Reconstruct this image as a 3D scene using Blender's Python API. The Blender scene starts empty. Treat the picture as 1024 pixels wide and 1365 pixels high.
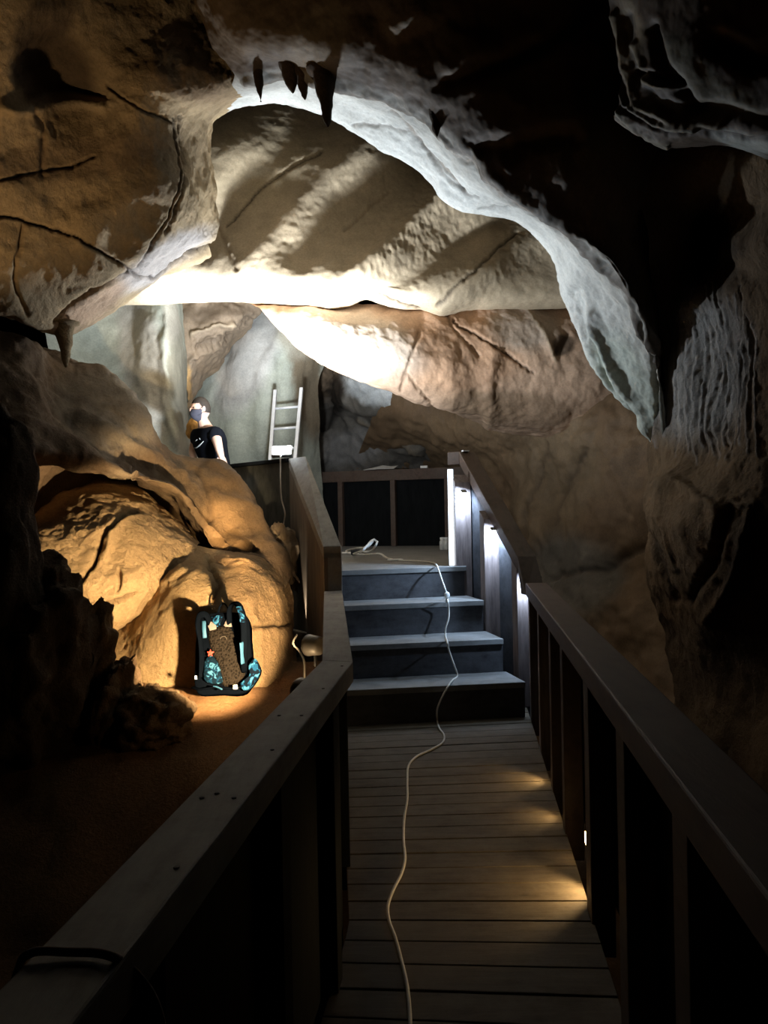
import bpy, bmesh, math, random
import numpy as np
from mathutils import Vector, Matrix
random.seed(7)
scene = bpy.context.scene
C = scene.collection
F = 1150.0
ROLL = math.radians(1.1)
CR, SR = math.cos(ROLL), math.sin(ROLL)
CZ = 1.5

# ------------------------------------------------------------------ survey: sight line -> point at a distance / height
def ray(u, v):
    du = (u - 512) / F
    dv = (682.5 - v) / F
    return du * CR + dv * SR, -du * SR + dv * CR

def P(u, v, Y):
    x, y = ray(u, v)
    return Vector((x * Y, Y, CZ + y * Y))

def Z(u, v, z):
    x, y = ray(u, v)
    Y = (z - CZ) / y
    return Vector((x * Y, Y, z))

def project(p):
    x = p[:, 0] / p[:, 1]
    y = (p[:, 2] - CZ) / p[:, 1]
    du = x * CR - y * SR
    dv = x * SR + y * CR
    return 512 + du * F, 682.5 - dv * F

# ------------------------------------------------------------------ numpy gradient noise
_rng = np.random.RandomState(3)
_perm = _rng.permutation(256)
_perm = np.concatenate([_perm, _perm, _perm])
_g = _rng.normal(size=(256, 3))
_g /= np.linalg.norm(_g, axis=1)[:, None]

def noise(p):
    i = np.floor(p).astype(int)
    f = p - i
    i &= 255
    w = f * f * f * (f * (f * 6 - 15) + 10)
    out = 0
    for dx in (0, 1):
        for dy in (0, 1):
            for dz in (0, 1):
                h = _perm[_perm[_perm[i[:, 0] + dx] + i[:, 1] + dy] + i[:, 2] + dz]
                g = _g[h]
                d = (g * (f - np.array([dx, dy, dz]))).sum(1)
                ww = (w[:, 0] if dx else 1 - w[:, 0]) * (w[:, 1] if dy else 1 - w[:, 1]) * (w[:, 2] if dz else 1 - w[:, 2])
                out = out + d * ww
    return out

def fbm(p, oct=4, gain=0.5):
    a, s, r = 1.0, 1.0, 0
    for k in range(oct):
        r = r + a * noise(p * s + k * 17.3)
        a *= gain
        s *= 2.03
    return r

def ridged(p, oct=3):
    a, s, r = 1.0, 1.0, 0
    for k in range(oct):
        r = r + a * (1 - 2 * np.abs(noise(p * s + k * 9.1)))
        a *= 0.5
        s *= 2.1
    return r

# ------------------------------------------------------------------ materials
def nodes(name):
    m = bpy.data.materials.new(name)
    m.use_nodes = True
    nt = m.node_tree
    b = nt.nodes['Principled BSDF']
    return m, nt, b

def N(nt, t, **kw):
    n = nt.nodes.new(t)
    for k, v in kw.items():
        if k.startswith('i_'):
            n.inputs[k[2:].replace('_', ' ')].default_value = v
        else:
            setattr(n, k, v)
    return n

def rock_mat(name, grain=1.0, rough=0.85, spec=0.25):
    m, nt, b = nodes(name)
    L = nt.links
    att = N(nt, 'ShaderNodeAttribute', attribute_name='col')
    geo = N(nt, 'ShaderNodeNewGeometry')
    n1 = N(nt, 'ShaderNodeTexNoise', i_Scale=1.7, i_Detail=6.0, i_Roughness=0.62)
    n2 = N(nt, 'ShaderNodeTexNoise', i_Scale=48.0, i_Detail=6.0, i_Roughness=0.72)
    vo = N(nt, 'ShaderNodeTexVoronoi', i_Scale=34.0)
    for n in (n1, n2, vo):
        L.new(geo.outputs['Position'], n.inputs['Vector'])
    r1 = N(nt, 'ShaderNodeMapRange', i_From_Min=0.3, i_From_Max=0.7, i_To_Min=0.62, i_To_Max=1.22)
    L.new(n1.outputs['Fac'], r1.inputs['Value'])
    r2 = N(nt, 'ShaderNodeMapRange', i_From_Min=0.3, i_From_Max=0.7, i_To_Min=0.8, i_To_Max=1.15)
    L.new(n2.outputs['Fac'], r2.inputs['Value'])
    mu = N(nt, 'ShaderNodeMath', operation='MULTIPLY')
    L.new(r1.outputs[0], mu.inputs[0]); L.new(r2.outputs[0], mu.inputs[1])
    vm = N(nt, 'ShaderNodeVectorMath', operation='SCALE')
    L.new(att.outputs['Color'], vm.inputs[0]); L.new(mu.outputs[0], vm.inputs['Scale'])
    L.new(vm.outputs[0], b.inputs['Base Color'])
    ad = N(nt, 'ShaderNodeMath', operation='MULTIPLY_ADD')
    L.new(vo.outputs['Distance'], ad.inputs[0]); ad.inputs[1].default_value = 0.12
    L.new(n2.outputs['Fac'], ad.inputs[2])
    bp = N(nt, 'ShaderNodeBump', i_Strength=0.55 * grain, i_Distance=0.03)
    L.new(ad.outputs[0], bp.inputs['Height'])
    L.new(bp.outputs[0], b.inputs['Normal'])
    b.inputs['Roughness'].default_value = rough
    b.inputs['Specular IOR Level'].default_value = spec
    return m

def wood_mat(name, dark, light, axis=(1, 1, 1), scale=9.0, rough=0.7, dust=None, bump=0.25, spec=0.3):
    """grain stretched by `axis`; optional dust colour laid over by noise"""
    m, nt, b = nodes(name)
    L = nt.links
    geo = N(nt, 'ShaderNodeNewGeometry')
    mp = N(nt, 'ShaderNodeMapping')
    mp.inputs['Scale'].default_value = axis
    L.new(geo.outputs['Position'], mp.inputs['Vector'])
    n1 = N(nt, 'ShaderNodeTexNoise', i_Scale=scale, i_Detail=7.0, i_Roughness=0.65)
    L.new(mp.outputs[0], n1.inputs['Vector'])
    cr = N(nt, 'ShaderNodeValToRGB')
    cr.color_ramp.elements[0].position = 0.3
    cr.color_ramp.elements[1].position = 0.72
    cr.color_ramp.elements[0].color = (*dark, 1)
    cr.color_ramp.elements[1].color = (*light, 1)
    L.new(n1.outputs['Fac'], cr.inputs['Fac'])
    out = cr.outputs['Color']
    if dust:
        n2 = N(nt, 'ShaderNodeTexNoise', i_Scale=5.0, i_Detail=8.0, i_Roughness=0.75)
        L.new(geo.outputs['Position'], n2.inputs['Vector'])
        r = N(nt, 'ShaderNodeMapRange', i_From_Min=0.36, i_From_Max=0.66, i_To_Min=0.0, i_To_Max=0.8)
        L.new(n2.outputs['Fac'], r.inputs['Value'])
        mx = N(nt, 'ShaderNodeMix', data_type='RGBA')
        L.new(r.outputs[0], mx.inputs['Factor'])
        L.new(out, mx.inputs['A'])
        mx.inputs['B'].default_value = (*dust, 1)
        out = mx.outputs['Result']
    L.new(out, b.inputs['Base Color'])
    bp = N(nt, 'ShaderNodeBump', i_Strength=bump, i_Distance=0.008)
    L.new(n1.outputs['Fac'], bp.inputs['Height'])
    L.new(bp.outputs[0], b.inputs['Normal'])
    b.inputs['Roughness'].default_value = rough
    b.inputs['Specular IOR Level'].default_value = spec
    return m

def plain(name, col, rough=0.5, metal=0.0, var=0.12, scale=30.0, spec=0.4):
    m, nt, b = nodes(name)
    L = nt.links
    geo = N(nt, 'ShaderNodeNewGeometry')
    n1 = N(nt, 'ShaderNodeTexNoise', i_Scale=scale, i_Detail=3.0)
    L.new(geo.outputs['Position'], n1.inputs['Vector'])
    r = N(nt, 'ShaderNodeMapRange', i_From_Min=0.3, i_From_Max=0.7, i_To_Min=1 - var, i_To_Max=1 + var)
    L.new(n1.outputs['Fac'], r.inputs['Value'])
    vm = N(nt, 'ShaderNodeVectorMath', operation='SCALE')
    vm.inputs[0].default_value = col
    L.new(r.outputs[0], vm.inputs['Scale'])
    L.new(vm.outputs[0], b.inputs['Base Color'])
    b.inputs['Roughness'].default_value = rough
    b.inputs['Metallic'].default_value = metal
    b.inputs['Specular IOR Level'].default_value = spec
    return m

def glow(name, col, strength):
    m, nt, b = nodes(name)
    b.inputs['Base Color'].default_value = (0.8, 0.8, 0.8, 1)
    b.inputs['Emission Color'].default_value = (*col, 1)
    b.inputs['Emission Strength'].default_value = strength
    return m

def camo_mat(name, c1, c2, c3, scale=38):
    m, nt, b = nodes(name)
    L = nt.links
    geo = N(nt, 'ShaderNodeNewGeometry')
    n1 = N(nt, 'ShaderNodeTexNoise', i_Scale=scale, i_Detail=2.0, i_Distortion=1.2)
    L.new(geo.outputs['Position'], n1.inputs['Vector'])
    cr = N(nt, 'ShaderNodeValToRGB')
    e = cr.color_ramp.elements
    e[0].position = 0.40; e[0].color = (*c1, 1)
    e[1].position = 0.56; e[1].color = (*c3, 1)
    k = e.new(0.47); k.color = (*c2, 1)
    cr.color_ramp.interpolation = 'CONSTANT'
    L.new(n1.outputs['Fac'], cr.inputs['Fac'])
    L.new(cr.outputs['Color'], b.inputs['Base Color'])
    b.inputs['Roughness'].default_value = 0.8
    b.inputs['Specular IOR Level'].default_value = 0.04
    return m

def mesh_mat(name):
    m, nt, b = nodes(name)
    L = nt.links
    geo = N(nt, 'ShaderNodeNewGeometry')
    vo = N(nt, 'ShaderNodeTexVoronoi', i_Scale=75.0)
    L.new(geo.outputs['Position'], vo.inputs['Vector'])
    cr = N(nt, 'ShaderNodeValToRGB')
    cr.color_ramp.elements[0].position = 0.2; cr.color_ramp.elements[0].color = (0.006, 0.005, 0.004, 1)
    cr.color_ramp.elements[1].position = 0.6; cr.color_ramp.elements[1].color = (0.019, 0.015, 0.0115, 1)
    L.new(vo.outputs['Distance'], cr.inputs['Fac'])
    L.new(cr.outputs['Color'], b.inputs['Base Color'])
    bp = N(nt, 'ShaderNodeBump', i_Strength=0.8, i_Distance=0.01)
    L.new(vo.outputs['Distance'], bp.inputs['Height'])
    L.new(bp.outputs[0], b.inputs['Normal'])
    b.inputs['Roughness'].default_value = 0.9
    b.inputs['Specular IOR Level'].default_value = 0.04
    return m

M = dict(
    rock=rock_mat('limestone', 1.0),
    smooth=rock_mat('flowstone', 0.25, 0.7, 0.3),
    rough=rock_mat('rough_limestone', 1.6, 0.9, 0.15),
    deck=wood_mat('deck_wood', (0.045, 0.032, 0.018), (0.125, 0.09, 0.052), (1.2, 9, 9), 3.0, 0.75, (0.15, 0.12, 0.08)),
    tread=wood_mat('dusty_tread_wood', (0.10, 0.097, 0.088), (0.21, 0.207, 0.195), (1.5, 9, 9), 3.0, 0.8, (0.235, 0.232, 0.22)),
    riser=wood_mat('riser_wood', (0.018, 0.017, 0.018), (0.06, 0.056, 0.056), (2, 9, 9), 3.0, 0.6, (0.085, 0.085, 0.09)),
    cap=wood_mat('rail_cap_wood', (0.18, 0.165, 0.145), (0.34, 0.32, 0.285), (9, 1.5, 9), 3.0, 0.7, (0.39, 0.37, 0.335)),
    brown=wood_mat('brown_rail_wood', (0.05, 0.03, 0.02), (0.11, 0.066, 0.046), (9, 1.5, 9), 3.0, 0.6, (0.10, 0.073, 0.056)),
    post=wood_mat('post_wood', (0.10, 0.075, 0.065), (0.26, 0.20, 0.18), (9, 9, 1.2), 3.0, 0.55),
    board=wood_mat('panel_board_wood', (0.10, 0.08, 0.06), (0.24, 0.19, 0.145), (9, 9, 1.0), 3.0, 0.65),
    dark=wood_mat('dark_panel_wood', (0.004, 0.0045, 0.005), (0.010, 0.011, 0.0115), (6, 6, 1.2), 3.0, 0.7, None, 0.25, 0.05),
    wing=wood_mat('grey_green_panel', (0.03, 0.034, 0.03), (0.10, 0.105, 0.095), (3, 3, 1.5), 4.0, 0.7),
    white=plain('white_plastic', (0.75, 0.75, 0.72), 0.4, 0, 0.05),
    dim=plain('grey_cable', (0.20, 0.18, 0.15), 0.6),
    cable=plain('white_cable', (0.72, 0.68, 0.60), 0.5, 0, 0.1),
    cord=plain('brown_cord', (0.16, 0.11, 0.075), 0.8),
    black=plain('black_plastic', (0.012, 0.012, 0.013), 0.45),
    grey=plain('grey_metal', (0.30, 0.28, 0.25), 0.5, 0.3),
    alu=plain('aluminium', (0.72, 0.73, 0.74), 0.38, 0.25, 0.05),
    paper=plain('paper', (0.8, 0.78, 0.74), 0.9, 0, 0.04),
    bolt=plain('bolt_hole', (0.03, 0.022, 0.016), 0.8),
    tee=plain('black_cotton', (0.006, 0.007, 0.010), 0.95, 0, 0.2, 30, 0.05),
    skin=plain('skin', (0.62, 0.40, 0.30), 0.55, 0, 0.06),
    hair=plain('dark_hair', (0.02, 0.014, 0.010), 0.7, 0, 0.3, 90),
    mask=plain('grey_face_mask', (0.055, 0.055, 0.075), 0.8),
    jeans=plain('dark_trousers', (0.02, 0.022, 0.03), 0.9),
    print=plain('pale_print', (0.45, 0.47, 0.48), 0.8),
    glass=plain('jar_glass', (0.5, 0.5, 0.47), 0.15, 0, 0.1),
    camo=camo_mat('blue_camouflage', (0.002, 0.005, 0.010), (0.006, 0.042, 0.095), (0.035, 0.14, 0.25), 26),
    camo_dark=camo_mat('dark_blue_camouflage', (0.003, 0.010, 0.018), (0.005, 0.028, 0.06), (0.05, 0.15, 0.24), 30),
    sky=plain('light_blue_fabric', (0.025, 0.095, 0.17), 0.6),
    navy=plain('dark_navy_fabric', (0.002, 0.003, 0.005), 0.95, 0, 0.1, 30, 0.0),
    tan=plain('beige_fabric', (0.15, 0.13, 0.12), 0.8),
    mesh=mesh_mat('padded_mesh'),
    red=plain('red_tag', (0.5, 0.05, 0.03), 0.6),
    terra=plain('dark_red_wire', (0.25, 0.04, 0.04), 0.6),
    cold=glow('cold_led', (0.80, 0.90, 1.0), 60),
    strip=glow('cold_strip', (0.75, 0.86, 1.0), 30),
    warm=glow('warm_lens', (1.0, 0.66, 0.28), 14),
)

# ------------------------------------------------------------------ object helpers
def tag(o, label=None, cat=None, group=None, kind=None):
    if label: o['label'] = label
    if cat: o['category'] = cat
    if group: o['group'] = group
    if kind: o['kind'] = kind
    return o

def empty(name, loc, label, cat, group=None):
    o = bpy.data.objects.new(name, None)
    o.empty_display_size = 0.05
    C.objects.link(o)
    o.location = loc
    return tag(o, label, cat, group)

class MB:
    def __init__(s):
        s.v, s.f = [], []
    def add(s, vs, fs):
        n = len(s.v)
        s.v += [tuple(x) for x in vs]
        s.f += [tuple(i + n for i in f) for f in fs]
        return s
    def box8(s, a):
        return s.add(a, [(3, 2, 1, 0), (4, 5, 6, 7), (0, 1, 5, 4), (1, 2, 6, 5), (2, 3, 7, 6), (3, 0, 4, 7)])
    def box(s, c, size, rz=0.0, mat=None):
        hx, hy, hz = (k / 2 for k in size)
        pts = [(-hx, -hy, -hz), (hx, -hy, -hz), (hx, hy, -hz), (-hx, hy, -hz), (-hx, -hy, hz), (hx, -hy, hz), (hx, hy, hz), (-hx, hy, hz)]
        R = mat or Matrix.Rotation(rz, 3, 'Z')
        return s.box8([R @ Vector(p) + Vector(c) for p in pts])
    def prism(s, poly, z0, z1):
        n = len(poly)
        vs = [(p[0], p[1], z0) for p in poly] + [(p[0], p[1], z1) for p in poly]
        fs = [tuple(range(n))[::-1], tuple(range(n, 2 * n))] + [(i, (i + 1) % n, n + (i + 1) % n, n + i) for i in range(n)]
        return s.add(vs, fs)
    def hexa(s, bot, top):
        return s.box8(list(bot) + list(top))
    def tube(s, pts, r, n=8, closed=False, flat=1.0):
        pts = [Vector(p) for p in pts]
        m = len(pts)
        rr = r if isinstance(r, (list, tuple)) else [r] * m
        vs, fs = [], []
        ref = None
        for i, p in enumerate(pts):
            t = (pts[min(i + 1, m - 1)] - pts[max(i - 1, 0)]).normalized()
            if ref is None:
                ref = t.orthogonal().normalized() if abs(t.z) > 0.9 else Vector((0, 0, 1)).cross(t).normalized()
            a = (ref - t * ref.dot(t)).normalized()
            ref = a
            b = t.cross(a)
            for k in range(n):
                w = 2 * math.pi * k / n
                vs.append(p + a * (math.cos(w) * rr[i]) + b * (math.sin(w) * rr[i] * flat))
        for i in range(m - 1):
            for k in range(n):
                fs.append((i * n + k, i * n + (k + 1) % n, (i + 1) * n + (k + 1) % n, (i + 1) * n + k))
        fs.append(tuple(range(n))[::-1])
        fs.append(tuple(range((m - 1) * n, m * n)))
        return s.add(vs, fs)
    def lathe(s, prof, c, axis=(0, 0, 1), n=20):
        q = Vector((0, 0, 1)).rotation_difference(Vector(axis).normalized())
        vs, fs = [], []
        for r, z in prof:
            for k in range(n):
                w = 2 * math.pi * k / n
                vs.append(q @ Vector((r * math.cos(w), r * math.sin(w), z)) + Vector(c))
        for i in range(len(prof) - 1):
            for k in range(n):
                fs.append((i * n + k, i * n + (k + 1) % n, (i + 1) * n + (k + 1) % n, (i + 1) * n + k))
        fs.append(tuple(range(n))[::-1])
        fs.append(tuple(range((len(prof) - 1) * n, len(prof) * n)))
        return s.add(vs, fs)
    def ball(s, c, r, n=14, sc=(1, 1, 1), mat=None):
        prof = [(math.sin(math.pi * i / n), -math.cos(math.pi * i / n)) for i in range(1, n)]
        R = mat or Matrix.Identity(3)
        vs, fs = [], []
        m = 2 * n
        for a, z in prof:
            for k in range(m):
                w = 2 * math.pi * k / m
                vs.append(R @ Vector((a * math.cos(w) * r * sc[0], a * math.sin(w) * r * sc[1], z * r * sc[2])) + Vector(c))
        L = len(prof)
        for i in range(L - 1):
            for k in range(m):
                fs.append((i * m + k, i * m + (k + 1) % m, (i + 1) * m + (k + 1) % m, (i + 1) * m + k))
        fs.append(tuple(range(m))[::-1])
        fs.append(tuple(range((L - 1) * m, L * m)))
        return s.add(vs, fs)
    def build(s, name, mat, parent=None, smooth=False, bevel=0.0, label=None):
        V = np.array(s.v, dtype=float)
        lo, hi = V.min(0), V.max(0)
        c = Vector(((lo[0] + hi[0]) / 2, (lo[1] + hi[1]) / 2, lo[2]))
        me = bpy.data.meshes.new(name)
        me.from_pydata([tuple(np.array(v) - np.array(c)) for v in s.v], [], s.f)
        me.update()
        bm = bmesh.new(); bm.from_mesh(me)
        bmesh.ops.recalc_face_normals(bm, faces=bm.faces)
        bm.to_mesh(me); bm.free()
        me.materials.append(mat)
        if smooth:
            me.polygons.foreach_set('use_smooth', [True] * len(me.polygons))
        o = bpy.data.objects.new(name, me)
        C.objects.link(o)
        if parent is not None:
            off = Vector((0, 0, 0)); q = parent
            while q is not None:
                off += q.location; q = q.parent
            o.parent = parent
            o.location = c - off
        else:
            o.location = c
        if bevel:
            b = o.modifiers.new('bevel', 'BEVEL'); b.width = bevel; b.segments = 2; b.limit_method = 'ANGLE'
        if label: o['label'] = label
        return o

def crom(pts, n, closed=False):
    """Catmull-Rom through pts, n samples evenly by chord length"""
    P_ = np.array(pts, dtype=float)
    d = np.concatenate([[0], np.cumsum(np.maximum(np.linalg.norm(np.diff(P_[:, :3], axis=0), axis=1), 1e-6))])
    t = np.linspace(0, d[-1], n)
    return hermite(P_, d, t)

def hermite(P_, d, t):
    m = np.zeros_like(P_)
    m[1:-1] = (P_[2:] - P_[:-2]) / (d[2:] - d[:-2])[:, None]
    m[0] = (P_[1] - P_[0]) / (d[1] - d[0])
    m[-1] = (P_[-1] - P_[-2]) / (d[-1] - d[-2])
    k = np.clip(np.searchsorted(d, t, side='right') - 1, 0, len(d) - 2)
    h = (d[k + 1] - d[k])
    s = ((t - d[k]) / h)[:, None]
    h = h[:, None]
    return ((2 * s**3 - 3 * s**2 + 1) * P_[k] + (s**3 - 2 * s**2 + s) * h * m[k]
            + (-2 * s**3 + 3 * s**2) * P_[k + 1] + (s**3 - s**2) * h * m[k + 1])

def spline(pts, n):
    return [Vector(p) for p in crom([tuple(p) for p in pts], n)]

# ------------------------------------------------------------------ rock sheets
CREAM = (0.50, 0.395, 0.265)
GOLD = (0.42, 0.305, 0.175)
BROWN = (0.20, 0.13, 0.075)
UMBER = (0.075, 0.05, 0.032)
WHITE = (0.60, 0.60, 0.56)
PINK = (0.55, 0.37, 0.25)
GREEN = (0.46, 0.48, 0.40)
GREY = (0.36, 0.35, 0.33)
BLUE = (0.58, 0.60, 0.60)
BLACK = (0.022, 0.016, 0.012)

def seg_dist(u, v, line):
    best = np.full(u.shape, 1e9)
    for (x0, y0), (x1, y1) in zip(line[:-1], line[1:]):
        dx, dy = x1 - x0, y1 - y0
        L2 = dx * dx + dy * dy + 1e-9
        t = np.clip(((u - x0) * dx + (v - y0) * dy) / L2, 0, 1)
        best = np.minimum(best, np.hypot(u - x0 - t * dx, v - y0 - t * dy))
    return best

class Rock:
    """Rock sheets gathered in one mesh object with a rock-colour attribute."""
    def __init__(s):
        s.V, s.Fc, s.K = [], [], []
        s.n = 0
    def grid(s, G, col, blobs=(), strokes=(), amp=0.05, freq=1.6, rid=0.0, ridf=1.2, fine=0.012, seed=0, jag=6.0, warp=None, base=None):
        nv, nu, _ = G.shape
        p = G.reshape(-1, 3)
        du = np.gradient(G, axis=1); dv = np.gradient(G, axis=0)
        n = np.cross(du, dv).reshape(-1, 3)
        n /= np.linalg.norm(n, axis=1)[:, None] + 1e-9
        to = np.array([0, 0, CZ]) - p
        if (n * to).sum() < 0: n = -n
        u, v = project(np.column_stack([p[:, 0], np.maximum(p[:, 1], 0.3), p[:, 2]]))
        q = p + seed * 11.7
        disp = amp * fbm(q * freq, 4) + fine * fbm(q * 9.0, 3, 0.6)
        if rid: disp += rid * (ridged(q * ridf, 3) - 1)
        cols = np.tile(np.array(col), (len(p), 1)) if base is None else base
        ju = u + jag * fbm(q * 5.0 + 3.1, 3) + 2.2 * fbm(q * 19.0 + 8.3, 2); jv = v + jag * fbm(q * 5.0 + 40.7, 3) + 2.2 * fbm(q * 19.0 + 77.0, 2)
        for b in blobs:
            bu, bv, ru, rv, ang, c, st = b
            a = math.radians(ang)
            x = (ju - bu) * math.cos(a) + (jv - bv) * math.sin(a)
            y = -(ju - bu) * math.sin(a) + (jv - bv) * math.cos(a)
            r = np.sqrt((x / ru) ** 2 + (y / rv) ** 2)
            w = st * np.clip((1.25 - r) / 0.5, 0, 1)
            w = w * w * (3 - 2 * w)
            cols = cols * (1 - w[:, None]) + np.array(c) * w[:, None]
        for line, width, depth, c, st in strokes:
            d = seg_dist(ju, jv, line)
            w = np.exp(-(d / width) ** 2)
            disp += depth * w
            if c is not None:
                w2 = st * np.exp(-(d / (width * 0.8)) ** 2)
                cols = cols * (1 - w2[:, None]) + np.array(c) * w2[:, None]
        p = p + n * disp[:, None]
        if warp is not None: p = warp(p, u, v)
        ids = np.arange(nv * nu).reshape(nv, nu) + s.n
        f = np.stack([ids[:-1, :-1], ids[:-1, 1:], ids[1:, 1:], ids[1:, :-1]], -1).reshape(-1, 4)
        s.V.append(p); s.K.append(cols); s.Fc.append(f); s.n += len(p)
        return s
    def sheet(s, rows, nu=160, nv=160, rowcols=None, **kw):
        R = [crom([tuple(P(*q)) if len(q) == 3 else q[:3] for q in r], nu) for r in rows]
        R = np.array(R)                                     # rows, nu, 3
        d = np.concatenate([[0], np.cumsum(np.linalg.norm(np.diff(R, axis=0), axis=2).mean(1))])
        t = np.linspace(0, d[-1], nv)
        G = hermite(R.reshape(len(rows), -1), d, t).reshape(nv, nu, 3)
        if rowcols is not None:                             # rock colour changing from row to row
            tt = np.interp(t, d, np.arange(len(rows)))
            q = tt[:, None] + 0.16 * fbm(G.reshape(-1, 3) * 2.5, 3).reshape(nv, nu)
            rc = np.array(rowcols)
            kw['base'] = np.stack([np.interp(q.ravel(), np.arange(len(rows)), rc[:, k]) for k in range(3)], 1)
        return s.grid(G, **kw)
    def build(s, name, mat, parent=None):
        V = np.concatenate(s.V); Fc = np.concatenate(s.Fc); K = np.clip(np.concatenate(s.K), 0, 1)
        c = np.array([V[:, 0].mean(), V[:, 1].mean(), V[:, 2].min()])
        me = bpy.data.meshes.new(name)
        me.vertices.add(len(V)); me.vertices.foreach_set('co', (V - c).ravel())
        me.loops.add(Fc.size); me.polygons.add(len(Fc))
        me.loops.foreach_set('vertex_index', Fc.ravel().astype(np.int32))
        me.polygons.foreach_set('loop_start', np.arange(0, Fc.size, 4, dtype=np.int32))
        me.polygons.foreach_set('use_smooth', np.ones(len(Fc), bool))
        me.update(calc_edges=True); me.validate()
        a = me.attributes.new('col', 'FLOAT_COLOR', 'POINT')
        a.data.foreach_set('color', np.column_stack([K, np.ones(len(K))]).ravel())
        me.materials.append(mat)
        o = bpy.data.objects.new(name, me)
        C.objects.link(o)
        if parent is None:
            o.location = c
        else:
            o.parent = parent
            o.location = Vector(c) - parent.location
        return o

CRK = (0.035, 0.022, 0.014)

# ---- left wall: overhanging golden rock above, ridge running down to the boardwalk below
r = Rock()
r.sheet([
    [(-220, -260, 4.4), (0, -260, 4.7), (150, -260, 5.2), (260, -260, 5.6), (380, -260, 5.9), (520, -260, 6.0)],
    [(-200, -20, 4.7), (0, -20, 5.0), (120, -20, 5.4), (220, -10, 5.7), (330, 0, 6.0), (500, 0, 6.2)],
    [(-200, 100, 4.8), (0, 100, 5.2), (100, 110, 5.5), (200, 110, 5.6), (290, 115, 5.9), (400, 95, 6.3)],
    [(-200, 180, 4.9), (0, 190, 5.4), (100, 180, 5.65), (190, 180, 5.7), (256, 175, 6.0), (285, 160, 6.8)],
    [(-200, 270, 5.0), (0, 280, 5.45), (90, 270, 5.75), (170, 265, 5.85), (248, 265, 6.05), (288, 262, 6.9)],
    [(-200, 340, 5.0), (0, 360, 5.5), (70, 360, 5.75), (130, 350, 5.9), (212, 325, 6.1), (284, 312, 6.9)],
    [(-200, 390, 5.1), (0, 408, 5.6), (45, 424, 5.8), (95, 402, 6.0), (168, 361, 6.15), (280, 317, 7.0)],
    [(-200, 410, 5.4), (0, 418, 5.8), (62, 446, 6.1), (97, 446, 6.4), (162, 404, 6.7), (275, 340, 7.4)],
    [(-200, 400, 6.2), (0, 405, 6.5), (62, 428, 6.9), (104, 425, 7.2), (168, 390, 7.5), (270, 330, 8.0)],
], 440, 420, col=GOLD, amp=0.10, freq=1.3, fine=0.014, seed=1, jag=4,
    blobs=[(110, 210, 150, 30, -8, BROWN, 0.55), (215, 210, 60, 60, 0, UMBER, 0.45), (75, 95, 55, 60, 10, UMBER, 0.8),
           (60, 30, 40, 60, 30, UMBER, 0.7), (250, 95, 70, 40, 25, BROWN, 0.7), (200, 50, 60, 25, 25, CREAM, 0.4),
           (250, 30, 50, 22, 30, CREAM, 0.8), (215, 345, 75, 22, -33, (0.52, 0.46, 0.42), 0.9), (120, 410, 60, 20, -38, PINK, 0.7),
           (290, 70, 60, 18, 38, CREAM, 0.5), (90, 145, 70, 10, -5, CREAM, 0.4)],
    strokes=[([(-20, 283), (20, 288), (60, 305), (105, 320), (140, 340), (172, 358)], 1.9, -0.04, CRK, 0.95),
             ([(-10, 243), (35, 232), (60, 227), (95, 222), (125, 208)], 1.9, -0.035, CRK, 0.9),
             ([(240, 160), (248, 205), (242, 250), (225, 295), (200, 330), (172, 360)], 2.0, -0.02, UMBER, 0.8),
             ([(250, 160), (257, 205), (252, 245), (238, 285), (222, 310)], 2.5, -0.035, UMBER, 0.7),
             ([(168, 361), (205, 370), (240, 352), (278, 325)], 2.5, -0.04, CRK, 0.9),
             ([(137, 104), (160, 127), (195, 150), (235, 166)], 2.0, -0.025, CRK, 0.8),
             ([(35, 300), (22, 345), (22, 385), (40, 420)], 2.5, -0.025, BROWN, 0.5),
             ([(55, 235), (62, 175), (50, 150)], 4, -0.02, BROWN, 0.7),
             ([(75, 430), (96, 402), (125, 380), (168, 361)], 3.0, -0.05, CRK, 0.8),
             ([(120, 300), (170, 270), (215, 235)], 26, 0.06, None, 0),
             ([(0, 140), (50, 150), (130, 142)], 9, 0.07, None, 0),
             ([(75, 90), (95, 120)], 46, -0.35, None, 0)])
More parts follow.
